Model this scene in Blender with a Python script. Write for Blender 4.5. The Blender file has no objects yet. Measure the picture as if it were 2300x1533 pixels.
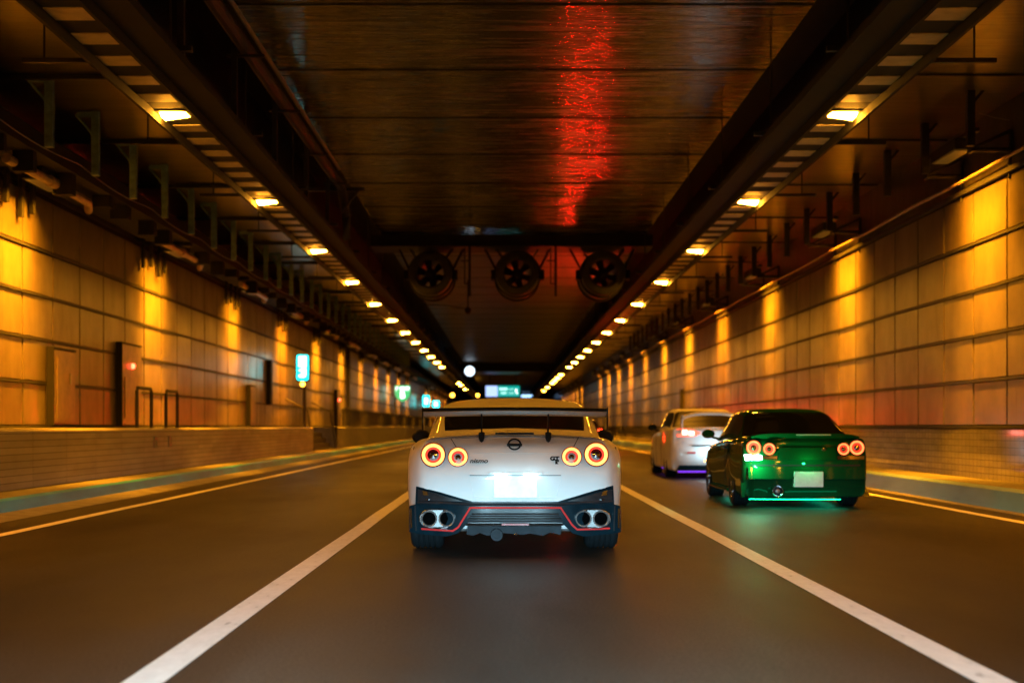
import bpy, bmesh, math, random
import numpy as np
from mathutils import Vector, Matrix
random.seed(7)
R = math.radians
C = bpy.context.scene.collection
S = bpy.context.scene

# ------------------------------------------------------------------ camera, world, exposure
F = 3100.0                       # focal length in pixels of the 2300 px wide photograph
CAMZ = 1.105
cam_d = bpy.data.cameras.new("camera"); cam = bpy.data.objects.new("camera", cam_d); C.objects.link(cam)
cam.location = (0, 0, CAMZ); cam.rotation_euler = (R(90), 0, 0)
cam_d.sensor_width = 36; cam_d.lens = F / 2300 * 36
cam_d.shift_x = 16 / 2300; cam_d.shift_y = 190.5 / 2300
cam_d.clip_start = .1; cam_d.clip_end = 2000
cam_d.dof.use_dof = True; cam_d.dof.focus_distance = 12.2; cam_d.dof.aperture_fstop = 1.6
S.camera = cam
w = bpy.data.worlds.new("World"); S.world = w; w.use_nodes = True
w.node_tree.nodes["Background"].inputs[0].default_value = (.01, .015, .03, 1)
w.node_tree.nodes["Background"].inputs[1].default_value = .1
S.view_settings.view_transform = 'Standard'; S.view_settings.look = 'None'
S.view_settings.exposure = 0; S.view_settings.gamma = 1; S.view_settings.use_curve_mapping = False
S.cycles.use_denoising = True
S.cycles.sample_clamp_indirect = 6
S.cycles.max_bounces = 7; S.cycles.diffuse_bounces = 4; S.cycles.glossy_bounces = 4
S.cycles.caustics_reflective = False; S.cycles.caustics_refractive = False
S.cycles.use_light_tree = True

def area(name, loc, target, power, col, sx, sy, spread, parent):
    d = bpy.data.lights.new(name, 'AREA'); d.shape = 'RECTANGLE'; d.size = sx; d.size_y = sy
    d.energy = power; d.color = col; d.spread = R(spread)
    o = bpy.data.objects.new(name, d); C.objects.link(o); o.location = loc
    # local X runs along the tunnel, local -Z towards the target
    z = (Vector(loc) - Vector(target)).normalized(); x = Vector((0, 1, 0)); y = z.cross(x).normalized(); x = y.cross(z)
    o.rotation_euler = Matrix((x, y, z)).transposed().to_euler(); o.parent = parent
    return o
# headlights of the car the picture is taken from
def spot(name, loc, target, power, col, angle, blend, rad=.05, scale=(1, 1, 1), parent=None):
    d = bpy.data.lights.new(name, 'SPOT'); d.energy = power; d.color = col
    d.spot_size = R(angle); d.spot_blend = blend; d.shadow_soft_size = rad
    o = bpy.data.objects.new(name, d); C.objects.link(o)
    o.location = loc
    o.rotation_euler = (Vector(target) - Vector(loc)).to_track_quat('-Z', 'Y').to_euler()
    o.scale = scale
    if parent: o.parent = parent
    return o
HEAD = (.5, .84, 1.0)
for sx in (-.62, .62):
    spot("headlight", (sx, 2.0, .66), (sx * 1.3, 30, -3.4), 4300, HEAD, 64, .8, .05, (1, .305, 1))

# ------------------------------------------------------------------ materials
def ramp(nt, fac, stops):
    r = nt.nodes.new('ShaderNodeValToRGB'); nt.links.new(fac, r.inputs[0])
    el = r.color_ramp.elements
    while len(el) < len(stops): el.new(.5)
    for e, (p, c) in zip(el, stops):
        e.position = p; e.color = (*c, 1) if len(c) == 3 else c
    return r.outputs[0]
def coords(nt, scale=(1, 1, 1), kind='Object'):
    t = nt.nodes.new('ShaderNodeTexCoord'); m = nt.nodes.new('ShaderNodeMapping')
    m.inputs['Scale'].default_value = scale
    nt.links.new(t.outputs[kind], m.inputs[0]); return m.outputs[0]
def noise(nt, vec, scale, detail=4, rough=.55):
    n = nt.nodes.new('ShaderNodeTexNoise'); n.inputs['Scale'].default_value = scale
    n.inputs['Detail'].default_value = detail; n.inputs['Roughness'].default_value = rough
    nt.links.new(vec, n.inputs['Vector']); return n.outputs[0]
def bump(nt, h, strength, dist, bs):
    b = nt.nodes.new('ShaderNodeBump'); b.inputs['Strength'].default_value = strength
    b.inputs['Distance'].default_value = dist
    nt.links.new(h, b.inputs['Height']); nt.links.new(b.outputs[0], bs.inputs['Normal']); return b
def mix(nt, a, b, fac, mode='MULTIPLY'):
    m = nt.nodes.new('ShaderNodeMix'); m.data_type = 'RGBA'; m.blend_type = mode
    for s, v in ((m.inputs[0], fac), (m.inputs[6], a), (m.inputs[7], b)):
        if hasattr(v, 'links'): nt.links.new(v, s)
        else: s.default_value = v
    return m.outputs[2]
def base(name, col, rough=.5, metal=0, coat=0, spec=.5):
    m = bpy.data.materials.new(name); m.use_nodes = True
    b = m.node_tree.nodes['Principled BSDF']
    b.inputs['Base Color'].default_value = (*col, 1); b.inputs['Roughness'].default_value = rough
    b.inputs['Metallic'].default_value = metal; b.inputs['Coat Weight'].default_value = coat
    b.inputs['Coat Roughness'].default_value = .04; b.inputs['Specular IOR Level'].default_value = spec
    return m, m.node_tree, b
def mat(name, col, rough=.5, metal=0, coat=0, nscale=6, var=.25, bmp=0, scale=(1, 1, 1), spec=.5):
    m, nt, b = base(name, col, rough, metal, coat, spec)
    n = noise(nt, coords(nt, scale), nscale)
    c = ramp(nt, n, [(.3, tuple(x * (1 - var) for x in col)), (.7, tuple(min(1, x * (1 + var * .5)) for x in col))])
    nt.links.new(c, b.inputs['Base Color'])
    if bmp: bump(nt, n, bmp, .01, b)
    return m
def emit(name, col, strength, dark=(.05, .05, .05)):
    m, nt, b = base(name, dark, .3)
    b.inputs['Emission Color'].default_value = (*col, 1); b.inputs['Emission Strength'].default_value = strength
    return m

M = {}
def build_materials():
    # asphalt
    m, nt, b = base('asphalt', (.07, .065, .06), .5, spec=.1)
    n1 = noise(nt, coords(nt, (1, .1, 1)), .9, 6, .6)
    n2 = noise(nt, coords(nt, (1, .7, 1)), 55, 4, .7)
    n3 = noise(nt, coords(nt, (.9, .35, 1)), .5, 4)
    c = ramp(nt, n1, [(.3, (.02, .0175, .0145)), (.7, (.048, .041, .033))])
    c2 = ramp(nt, n2, [(.32, (.4, .4, .4)), (.5, (1, 1, 1)), (.7, (1.9, 1.9, 1.9))])
    c3 = ramp(nt, n3, [(.38, (.6, .6, .6)), (.55, (1.1, 1.1, 1.1))])
    t = nt.nodes.new('ShaderNodeTexCoord'); sp = nt.nodes.new('ShaderNodeSeparateXYZ'); nt.links.new(t.outputs['Object'], sp.inputs[0])
    wv = nt.nodes.new('ShaderNodeMath'); wv.operation = 'MULTIPLY_ADD'; wv.inputs[1].default_value = 1.72 * 2; wv.inputs[2].default_value = -.95
    nt.links.new(sp.outputs[0], wv.inputs[0])
    cs = nt.nodes.new('ShaderNodeMath'); cs.operation = 'COSINE'; nt.links.new(wv.outputs[0], cs.inputs[0])
    tr = ramp(nt, cs.outputs[0], [(0, (1, 1, 1)), (.9, (.8, .8, .8))])
    nt.links.new(mix(nt, mix(nt, mix(nt, c, c2, 1.0), c3, 1.0), tr, .8), b.inputs['Base Color'])
    nt.links.new(ramp(nt, n3, [(.3, (.45,) * 3), (.7, (.62,) * 3)]), b.inputs['Roughness'])
    bump(nt, n2, .6, .006, b); M['asphalt'] = m
    # road paint, worn
    m, nt, b = base('road_paint', (.75, .74, .7), .55)
    n = noise(nt, coords(nt, (1, .3, 1)), 14, 6, .7)
    c = ramp(nt, n, [(.3, (.3, .29, .27)), (.38, (.7, .69, .66)), (.7, (.84, .83, .8))])
    nt.links.new(c, b.inputs['Base Color']); M['paint'] = m
    # glossy ceiling with crosswise ripples
    m, nt, b = base('ceiling_panel', (.12, .1, .075), .2, 0, 0, .8)
    n1 = noise(nt, coords(nt, (.25, 3.2, 1)), 1.6, 5, .62)
    n2 = noise(nt, coords(nt, (.5, .8, 1)), .8, 4)
    c = ramp(nt, n2, [(.3, (.04, .04, .034)), (.5, (.065, .062, .05)), (.72, (.105, .096, .07))])
    c3 = ramp(nt, n1, [(.25, (.35, .35, .35)), (.42, (1, 1, 1))])
    nt.links.new(mix(nt, c, c3, .5), b.inputs['Base Color'])
    n3 = noise(nt, coords(nt, (.45, 7, 1)), 1.3, 6, .7)
    r = ramp(nt, n3, [(.38, (.07,) * 3), (.5, (.14,) * 3), (.62, (.42,) * 3)]); nt.links.new(r, b.inputs['Roughness'])
    bump(nt, n1, .8, .064, b); M['ceiling'] = m
    # outer soffit
    m, nt, b = base('soffit_paint', (.16, .13, .1), .3)
    n1 = noise(nt, coords(nt, (.4, 1.6, 1)), 1.4, 5)
    nt.links.new(ramp(nt, n1, [(.3, (.022, .02, .017)), (.7, (.06, .05, .04))]), b.inputs['Base Color'])
    bump(nt, n1, .4, .05, b); M['soffit'] = m
    # wall panels with per panel tone and streaks of dirt
    m, nt, b = base('wall_panel', (.5, .47, .4), .34)
    geo = nt.nodes.new('ShaderNodeNewGeometry')
    tone = ramp(nt, geo.outputs['Random Per Island'], [(0, (.8, .78, .74)), (1, (1.05, 1.05, 1.05))])
    n1 = noise(nt, coords(nt, (1, 1, .6)), .9, 5, .6)
    n2 = noise(nt, coords(nt, (1, 6, .5)), 1.6, 4, .6)
    dirt = ramp(nt, n1, [(.3, (.09, .071, .043)), (.6, (.17, .142, .094)), (.8, (.21, .178, .12))])
    drip = ramp(nt, n2, [(.27, (.5, .46, .4)), (.38, (1, 1, 1))])
    nt.links.new(mix(nt, mix(nt, dirt, tone, 1.0), drip, .6), b.inputs['Base Color'])
    nt.links.new(ramp(nt, n1, [(.3, (.42,) * 3), (.7, (.28,) * 3)]), b.inputs['Roughness'])
    M['panel'] = m
    # tiled barrier
    def tile(name, sw, sh, c1, c2, mort):
        m, nt, b = base(name, c1, .07, spec=.4)
        t = nt.nodes.new('ShaderNodeTexCoord'); sp = nt.nodes.new('ShaderNodeSeparateXYZ'); cb = nt.nodes.new('ShaderNodeCombineXYZ')
        nt.links.new(t.outputs['Object'], sp.inputs[0]); nt.links.new(sp.outputs[1], cb.inputs[0]); nt.links.new(sp.outputs[2], cb.inputs[1])
        br = nt.nodes.new('ShaderNodeTexBrick'); nt.links.new(cb.outputs[0], br.inputs['Vector'])
        br.offset = 0; br.inputs['Scale'].default_value = 1
        br.inputs['Brick Width'].default_value = sw; br.inputs['Row Height'].default_value = sh
        br.inputs['Mortar Size'].default_value = .006; br.inputs['Mortar Smooth'].default_value = .3
        br.inputs['Color1'].default_value = (*c1, 1); br.inputs['Color2'].default_value = (*c2, 1); br.inputs['Mortar'].default_value = (*mort, 1)
        n = noise(nt, coords(nt, (1, .5, 2)), 1.5, 5)
        d = ramp(nt, n, [(.3, (.7, .66, .6)), (.7, (1, 1, 1))])
        nt.links.new(mix(nt, br.outputs[0], d, 1.0), b.inputs['Base Color'])
        bump(nt, br.outputs['Fac'], -.15, .003, b); return m
    M['tile'] = tile('barrier_tile', 1.575, .1, (.36, .34, .33), (.3, .29, .28), (.1, .09, .08)); M['tile'].node_tree.nodes['Principled BSDF'].inputs['Roughness'].default_value = .65
    M['tile_small'] = tile('barrier_small_tile', .19, .11, (.4, .38, .36), (.34, .33, .31), (.12, .11, .1))
    M['concrete'] = mat('concrete', (.17, .165, .155), .75, nscale=3, var=.35, bmp=.3)
    M['kerb_blue'] = mat('kerb_blue_face', (.015, .26, .62), .5, nscale=1.5, var=.45, scale=(1, .3, 1))  # blue colour of the left kerb face
    M['kerb_side'] = mat('kerb_grey_face', (.2, .36, .46), .55, nscale=1.2, var=.4, scale=(1, .3, 1))  # grey-blue colour of the right kerb face
    M['dark'] = mat('dark_steel', (.02, .02, .022), .6, nscale=8, var=.4)
    M['black'] = mat('matt_black', (.012, .012, .012), .9, nscale=4, var=.3)  # flat near-black for the dark structure
    M['tray_plate'] = mat('tray_plate', (.42, .37, .28), .5, nscale=5, var=.3)
    M['steel'] = mat('galvanised_steel', (.3, .3, .3), .4, metal=.7, nscale=10, var=.2)
    M['pipe'] = mat('pale_pipe', (.42, .32, .24), .45, nscale=6, var=.3)
    M['bracket_blue_lit'] = mat('blue_lit_bracket', (.16, .3, .42), .5, nscale=9, var=.5)  # blue light falling on the brackets is put into their colour
    M['cabinet'] = mat('cabinet_brown', (.24, .18, .125), .4, nscale=5, var=.3)
    M['lens'] = emit('sodium_lens', (1, .36, .02), 390)
    M['wall_lens'] = emit('wall_sodium_lens', (1, .5, .05), .05)
    M['amber'] = emit('amber_lamp', (1, .42, .03), 14)
    M['red_lamp'] = emit('red_lamp', (1, .05, .02), 18)
    M['cyan'] = emit('cyan_sign_face', (.0, .9, .88), 7)
    M['sign_white'] = emit('sign_white_face', (.95, 1, 1), 3.2)
    M['sign_green'] = emit('sign_green_face', (.0, .62, .2), 1.1)
    M['sign_teal'] = emit('sign_teal_face', (.0, .5, .42), .9)
    M['sign_bluewhite'] = emit('sign_bluewhite_face', (.4, .55, 1), 1.6)
    M['sign_blue'] = emit('sign_blue_face', (.12, .4, 1), 3)
    M['disc'] = emit('round_white_lamp', (.7, .85, 1), 3)
    # cars
    def carpaint(name, col, rough=.28, metal=0, coat=1):
        m, nt, b = base(name, col, rough, metal, coat, 0)
        n = noise(nt, coords(nt), 1.7, 5)
        nt.links.new(ramp(nt, n, [(.3, tuple(x * .88 for x in col)), (.6, col)]), b.inputs['Base Color'])
        nt.links.new(ramp(nt, noise(nt, coords(nt), 5, 4), [(.3, (.2,) * 3), (.7, (.36,) * 3)]), b.inputs['Roughness'])
        return m
    M['white_paint'] = carpaint('white_car_paint', (.78, .79, .8), coat=.3)
    M['green_paint'] = carpaint('green_car_paint', (.003, .062, .02), coat=.7)
    M['grey_paint'] = carpaint('grey_car_paint', (.2, .2, .21))
    M['carbon'] = mat('carbon_black', (.014, .015, .018), .3, coat=.15, nscale=30, var=.4)
    M['trim'] = mat('black_trim', (.01, .01, .011), .6, nscale=12, var=.3, spec=.15)
    M['under'] = mat('undertray', (.012, .018, .024), .6, nscale=9, var=.5, spec=.12)
    M['satin'] = mat('satin_black', (.003, .012, .018), .16, coat=.1, nscale=12, var=.3, spec=.12)
    M['glass'] = mat('tinted_glass', (.005, .006, .007), .08, spec=.3, nscale=3, var=.2)
    M['glass_clear'] = mat('smoked_glass', (.012, .01, .008), .35, spec=.1, nscale=3, var=.2)
    M['tyre'] = mat('tyre_rubber', (.006, .009, .011), .75, nscale=20, var=.3, spec=.15)
    M['chrome'] = mat('chrome', (.6, .62, .64), .16, metal=1, nscale=10, var=.15)
    M['rim'] = mat('rim_metal', (.55, .57, .6), .25, metal=1, nscale=10, var=.15)
    M['red_trim'] = mat('red_trim', (.6, .03, .03), .35, coat=.5)
    M['red_glass'] = mat('red_lamp_glass', (.25, .01, .01), .12, coat=.8)
    M['plate'] = mat('number_plate', (.72, .75, .76), .4, nscale=18, var=.12)
    M['void'] = mat('pipe_inner_shade', (.0015, .0015, .0015), 1, spec=0)  # near-black colour stands in for the shade inside the exhaust tips
    M['seam'] = mat('panel_gap', (.015, .015, .018), .8)
    M['ring_out'] = emit('lamp_ring_outer', (1, .33, .07), 4.2)
    M['ring_in'] = emit('lamp_ring_inner', (1, .04, .015), 1.3)
    M['ring_r'] = emit('lamp_ring_amber', (1, .2, .05), 2.8)
    M['tail'] = emit('tail_lamp_red', (1, .06, .03), 5)
    M['tail_hot'] = emit('tail_lamp_bright', (1, .22, .16), 12)
    M['tail_far'] = emit('far_tail_lamp', (1, .02, .006), 1050)
    M['reverse'] = emit('reverse_lamp_white', (.55, 1, .85), 40)
    M['plate_lamp'] = emit('plate_lamp_white', (.5, .88, 1), 24)
    M['teal_glow'] = emit('underglow_teal', (.0, 1, .5), 9)
    M['green_glow'] = emit('green_strip', (.0, 1, .4), 5)
    M['purple_glow'] = emit('underglow_purple', (.25, .04, 1), 1.2)
build_materials()

# ------------------------------------------------------------------ mesh helpers
class MB:
    def __init__(s): s.v = []; s.f = []; s.mi = []; s.cur = 0
    def add(s, vs, fs, T=None):
        n = len(s.v)
        s.v += [tuple(T @ Vector(v)) if T else tuple(v) for v in vs]
        s.f += [tuple(n + i for i in f) for f in fs]; s.mi += [s.cur] * len(fs); return s
    def box(s, x0, x1, y0, y1, z0, z1, T=None):
        return s.add([(x, y, z) for x in (x0, x1) for y in (y0, y1) for z in (z0, z1)],
                     [(0, 1, 3, 2), (4, 6, 7, 5), (0, 4, 5, 1), (2, 3, 7, 6), (0, 2, 6, 4), (1, 5, 7, 3)], T)
    def cbox(s, c, d, T=None):
        return s.box(c[0] - d[0] / 2, c[0] + d[0] / 2, c[1] - d[1] / 2, c[1] + d[1] / 2, c[2] - d[2] / 2, c[2] + d[2] / 2, T)
    def tube(s, pts, r, n=8, cap=True):
        pts = [Vector(p) for p in pts]; rings = []
        rs = r if isinstance(r, (list, tuple)) else [r] * len(pts)
        for i, p in enumerate(pts):
            d = (pts[min(i + 1, len(pts) - 1)] - pts[max(i - 1, 0)]).normalized()
            a = Vector((0, 0, 1)) if abs(d.z) < .9 else Vector((1, 0, 0))
            u = d.cross(a).normalized(); v = d.cross(u)
            rings.append([p + rs[i] * (math.cos(t) * u + math.sin(t) * v) for t in [2 * math.pi * k / n for k in range(n)]])
        vs = [q for rg in rings for q in rg]; fs = []
        for i in range(len(pts) - 1):
            for k in range(n):
                fs.append((i * n + k, i * n + (k + 1) % n, (i + 1) * n + (k + 1) % n, (i + 1) * n + k))
        if cap: fs += [tuple(range(n))[::-1], tuple((len(pts) - 1) * n + k for k in range(n))]
        return s.add(vs, fs)
    def lathe(s, prof, n=32, T=None, closed=False):
        """prof: (radius, axial) around the local Y axis"""
        vs = [(r * math.cos(2 * math.pi * k / n), a, r * math.sin(2 * math.pi * k / n)) for r, a in prof for k in range(n)]
        m = len(prof); fs = []
        for i in range(m if closed else m - 1):
            j = (i + 1) % m
            for k in range(n): fs.append((i * n + k, i * n + (k + 1) % n, j * n + (k + 1) % n, j * n + k))
        return s.add(vs, fs, T)
    def grid(s, P):
        ni, nj = len(P), len(P[0])
        return s.add([p for row in P for p in row],
                     [(i * nj + j, i * nj + j + 1, (i + 1) * nj + j + 1, (i + 1) * nj + j) for i in range(ni - 1) for j in range(nj - 1)])
    def build(s, name, m, parent=None, smooth=True, bevel=0, merge=False, auto=35):
        me = bpy.data.meshes.new(name); me.from_pydata(s.v, [], s.f)
        ms = m if isinstance(m, (list, tuple)) else [m]
        for x in ms: me.materials.append(x)
        me.polygons.foreach_set('material_index', s.mi)
        bm = bmesh.new(); bm.from_mesh(me)
        if merge: bmesh.ops.remove_doubles(bm, verts=bm.verts, dist=1e-4)
        bmesh.ops.recalc_face_normals(bm, faces=bm.faces)
        if bevel:
            ed = [e for e in bm.edges if len(e.link_faces) == 2 and e.calc_face_angle(0) > R(30)]
            bmesh.ops.bevel(bm, geom=ed, offset=bevel, segments=2, affect='EDGES', clamp_overlap=True)
        for f in bm.faces: f.smooth = smooth
        for e in bm.edges:
            if len(e.link_faces) == 2 and e.calc_face_angle(0) > R(auto): e.smooth = False
        bm.to_mesh(me); bm.free(); me.update()
        o = bpy.data.objects.new(name, me); C.objects.link(o)
        if parent: o.parent = parent
        return o
def box_obj(name, m, x0, x1, y0, y1, z0, z1, parent=None, bevel=0):
    return MB().box(x0, x1, y0, y1, z0, z1).build(name, m, parent, smooth=bevel > 0, bevel=bevel)
def tag(o, label=None, cat=None, group=None, kind=None):
    if label: o['label'] = label
    if cat: o['category'] = cat
    if group: o['group'] = group
    if kind: o['kind'] = kind
    return o
def thing(name, loc, label, cat, group=None):
    o = bpy.data.objects.new(name, None); C.objects.link(o); o.location = loc
    o.empty_display_size = .2
    return tag(o, label, cat, group)
def copy_tree(o, parent=None):
    c = o.copy(); C.objects.link(c); c.parent = parent
    for ch in list(o.children): copy_tree(ch, c)
    return c
def struct(o): o['kind'] = 'structure'; return o
def text_obj(name, s, size, m, loc, parent, rot=(R(90), 0, 0), extrude=.004, shear=0, bold=0, wx=1):
    cu = bpy.data.curves.new(name, 'FONT'); cu.body = s; cu.size = size; cu.extrude = extrude
    cu.align_x = 'CENTER'; cu.align_y = 'CENTER'; cu.shear = shear; cu.offset = bold
    t = bpy.data.objects.new(name, cu); C.objects.link(t)
    bpy.context.view_layer.update()
    me = bpy.data.meshes.new_from_object(t.evaluated_get(bpy.context.evaluated_depsgraph_get()))
    bpy.data.objects.remove(t); me.name = name
    me.materials.clear(); me.materials.append(m)
    o = bpy.data.objects.new(name, me); C.objects.link(o); o.location = loc; o.rotation_euler = rot; o.scale = (wx, 1, 1)
    o.parent = parent; return o
ORD = "nearest|second nearest|third|fourth|fifth|sixth|seventh|eighth|ninth|tenth|eleventh|twelfth|thirteenth|fourteenth|fifteenth|sixteenth|seventeenth|eighteenth|nineteenth|twentieth|twenty-first|twenty-second|twenty-third|twenty-fourth|twenty-fifth|twenty-sixth|twenty-seventh|twenty-eighth|twenty-ninth|thirtieth|thirty-first|thirty-second|thirty-third|thirty-fourth|thirty-fifth|thirty-sixth|thirty-seventh|thirty-eighth|thirty-ninth|fortieth".split('|')

# ------------------------------------------------------------------ the tunnel
Y0, Y1 = -26, 330            # ends of the modelled tunnel
WL, WR = -8.2, 8.0           # panel walls
H = CAMZ
HC = 5.6 + H                 # central ceiling height
CL, CR = -3.6, 4.1          # its edges

struct(MB().add([(-9, Y0, 0), (9, Y0, 0), (9, Y1, 0), (-9, Y1, 0)], [(0, 1, 2, 3)]).build('road', M['asphalt'], smooth=False))
def strip(name, x0, x1, y0=Y0, y1=Y1):
    # slightly wavering hand-laid edge
    mb = MB(); ys = np.linspace(y0, y1, 140); rows = []
    for y in ys:
        e = .006 * math.sin(y * 1.3) + .004 * math.sin(y * 3.1)
        rows.append([(x0 + e, y, .004), (x1 + e * .6, y, .004)])
    mb.grid(rows); return struct(mb.build(name, M['paint'], smooth=False))
strip('road_marking', -1.65, -1.47)
strip('road_marking', 2.03, 2.2)
strip('road_marking', -5.2, -5.05)
strip('road_marking', 5.87, 6.02)

# kerbs and side pavements
def kerb(name, prof, m_idx, mats):
    mb = MB(); ys = list(np.linspace(Y0, Y1, 60))
    for k in range(len(prof) - 1):
        mb.cur = m_idx[k]
        mb.grid([[(prof[k][0], y, prof[k][1]), (prof[k + 1][0], y, prof[k + 1][1])] for y in ys])
    return struct(mb.build(name, mats, smooth=False))
kerb('kerb', [(-5.75, .006), (-6.1, .03), (-6.22, .035), (-6.26, .17), (-6.31, .2), (-7.02, .2)], [1, 1, 0, 0, 1], [M['kerb_blue'], M['concrete']])
kerb('kerb', [(6.35, .006), (6.48, .02), (6.53, .26), (6.6, .3), (7.3, .3), (7.34, .16), (8.0, .16)], [1, 0, 0, 1, 1, 1], [M['kerb_side'], M['concrete']])

# walls
def wall(side):
    X = WL if side < 0 else WR
    t = thing('tunnel_wall', (X, 60, 0), 'left tunnel wall of pale panels in rows above the walkway' if side < 0 else
              'right tunnel wall of pale panels in rows above the tiled barrier', 'wall')
    bk = box_obj('backing', M['black'], min(0, side * .3) , max(0, side * .3), Y0 - 60, Y1 - 60, 0, 7.6, t)
    mb = MB(); pw = 1.575
    rows = [(H + .02, H + .74), (H + .79, H + 1.5), (H + 1.55, H + 2.27), (H + 2.32, H + 3.06), (H + 3.13, H + (3.98 if side > 0 else 4.02))]
    y0 = 21.9 - pw * 30 if side > 0 else 21.9 - pw * 30 - .1
    n = int((Y1 - y0) / pw)
    for i in range(n):
        for j, (z0, z1) in enumerate(rows):
            a, b_ = y0 + i * pw + .024, y0 + (i + 1) * pw - .024
            tx = random.uniform(-.004, .004); d = .03
            xi = -side * d
            o = [random.uniform(-.005, .005) for _ in range(4)]
            bv = .012
            vs = [(xi + o[0], a + bv, z0 + bv), (xi + o[1], b_ - bv, z0 + bv), (xi + o[2], b_ - bv, z1 - bv), (xi + o[3], a + bv, z1 - bv),
                  (0, a, z0), (0, b_, z0), (0, b_, z1), (0, a, z1)]
            mb.add([(v[0], v[1] - 60, v[2]) for v in vs], [(0, 1, 2, 3), (4, 5, 1, 0), (5, 6, 2, 1), (6, 7, 3, 2), (7, 4, 0, 3)])
    mb.build('panel_cladding', M['panel'], t, smooth=False)
    # dark horizontal rails between the rows
    for z in (H + .765, H + 1.525, H + 2.295, H + 3.095):
        box_obj('rail', M['dark'], *sorted((-side * .012, -side * .05)), Y0 - 60, Y1 - 60, z - .022, z + .022, t)
    up = MB()
    up.grid([[(-side * .02, y - 60, H + (4.12 if side > 0 else 4.1)), (-side * .02, y - 60, H + 5.2)] for y in np.linspace(Y0, Y1, 50)])
    up.build('upper_concrete', M['soffit'], t, smooth=False)
    if side > 0:
        box_obj('rail', M['dark'], -.09, -.012, Y0 - 60, Y1 - 60, H + 4.0, H + 4.08, t)
    box_obj('ledge', M['black'], *sorted((-side * .012, -side * .12)), Y0 - 60, Y1 - 60, H - .03, H + .015, t)
    return t
wall(-1); wall(1)
# barriers below
t = thing('barrier', (-7.0, 0, 0), 'low tiled barrier along the left kerb below the walkway railings', 'barrier')
MB().grid([[(.0, y, .2), (.0, y, H - .07), (-.04, y, H - .03), (-1.2, y, H - .03)] for y in list(np.linspace(Y0, 50.4, 40))]).build('tiled_face', M['tile'], t, smooth=False)
MB().grid([[(.0, y, .2), (.0, y, H - .07), (-.04, y, H - .03), (-1.2, y, H - .03)] for y in list(np.linspace(57.6, Y1, 60))]).build('concrete_face', M['concrete'], t, smooth=False)
MB().add([(.0, 50.4, .2), (-.1, 50.4, H - .03), (-1.2, 50.4, H - .03), (-1.2, 50.4, .2)], [(0, 1, 2, 3)]).build('end_face', M['concrete'], t, smooth=False)
MB().add(
    [(.0, 57.6, .2), (-.1, 57.6, H - .03), (-1.2, 57.6, H - .03), (-1.2, 57.6, .2)], [(0, 1, 2, 3)]).build('end_face', M['concrete'], t, smooth=False)
t = thing('barrier', (7.93, 0, 0), 'low glossy tiled barrier below the right tunnel wall', 'barrier')
MB().grid([[(.0, y, .16), (-.0, y, H - .05), (.1, y, H - .05)] for y in np.linspace(Y0, Y1, 90)]).build('tiled_face', M['tile_small'], t, smooth=False)
# walkway steps in the gap of the left barrier
t = thing('steps', (-7.15, 50.4, .2), 'dark steel steps rising through the gap in the left barrier', 'steps')
for k in range(4):
    MB().box(-1.0, .05 - k * .16, .3, 6.9, k * .2, k * .2 + .04).box(-1.0, .05 - k * .16, .32, 6.88, max(0, k * .2 - .18), k * .2).build('step', M['dark'], t, smooth=False)
MB().tube([(.12, .3, 0), (-.1, .3, 1.5), (-.9, .3, 1.9)], .03).build('handrail', M['dark'], t)
MB().tube([(.12, 6.95, 0), (-.1, 6.95, 1.5), (-.9, 6.95, 1.9)], .03).build('handrail', M['dark'], t)

# ceiling: central slab, dark recesses with the lamp trays, outer soffits
M['ceiling_dull'] = M['ceiling'].copy()
for _n in M['ceiling_dull'].node_tree.nodes:
    if _n.type == 'BSDF_PRINCIPLED':
        for _l in list(_n.inputs['Roughness'].links): M['ceiling_dull'].node_tree.links.remove(_l)
        _n.inputs['Roughness'].default_value = .42; _n.inputs['Specular IOR Level'].default_value = .3
for ya, yb_, mm in ((Y0, 40.6, 'ceiling'), (40.6, Y1, 'ceiling_dull')):
    struct(MB().grid([[(x, y, HC) for x in (CL, CR)] for y in np.linspace(ya, yb_, 3)]).build('ceiling', M[mm], smooth=False))
mb = MB()
for i in range(-12, 60):
    y = 18.33 + i * 3.37
    mb.box(CL, CR, y - .014, y + .014, HC - .012, HC + .0)
struct(mb.build('ceiling_joint', M['black'], smooth=False))
rec = MB()
for a, b_ in ((CL, CL), (CR, CR)):
    rec.grid([[(a, y, HC), (a, y, HC + 1.2)] for y in (Y0, Y1)])
rec.grid([[(-5.2, y, HC + 1.2), (CL, y, HC + 1.2)] for y in (Y0, Y1)]); rec.grid([[(CR, y, HC + 1.2), (5.6, y, HC + 1.2)] for y in (Y0, Y1)])
rec.grid([[(-5.2, y, H + 5.15), (-5.2, y, HC + 1.2)] for y in (Y0, Y1)]); rec.grid([[(5.6, y, H + 5.15), (5.6, y, HC + 1.2)] for y in (Y0, Y1)])
struct(rec.build('ceiling_recess', M['black'], smooth=False))
struct(MB().grid([[(WL, y, H + 5.15), (-5.2, y, H + 5.15)] for y in (Y0, Y1)]).build('ceiling_soffit', M['soffit'], smooth=False))
struct(MB().grid([[(5.6, y, H + 5.15), (WR, y, H + 5.15)] for y in (Y0, Y1)]).build('ceiling_soffit', M['soffit'], smooth=False))
struct(MB().box(-9, 9, Y1, Y1 + .3, 0, 9).build('end_wall', M['black'], smooth=False))
struct(MB().box(-9, 9, Y0 - .3, Y0, 0, 9).build('end_wall', M['black'], smooth=False))
# soffit ribs
mb = MB()
for i in range(-6, 70):
    y = 20.2 + i * 4.6
    mb.box(WL + .1, -5.25, y - .03, y + .03, H + 5.07, H + 5.149); mb.box(5.65, WR - .05, y - .02, y + .02, H + 5.12, H + 5.149)
struct(mb.build('ceiling_rib', M['dark'], smooth=False))

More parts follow.
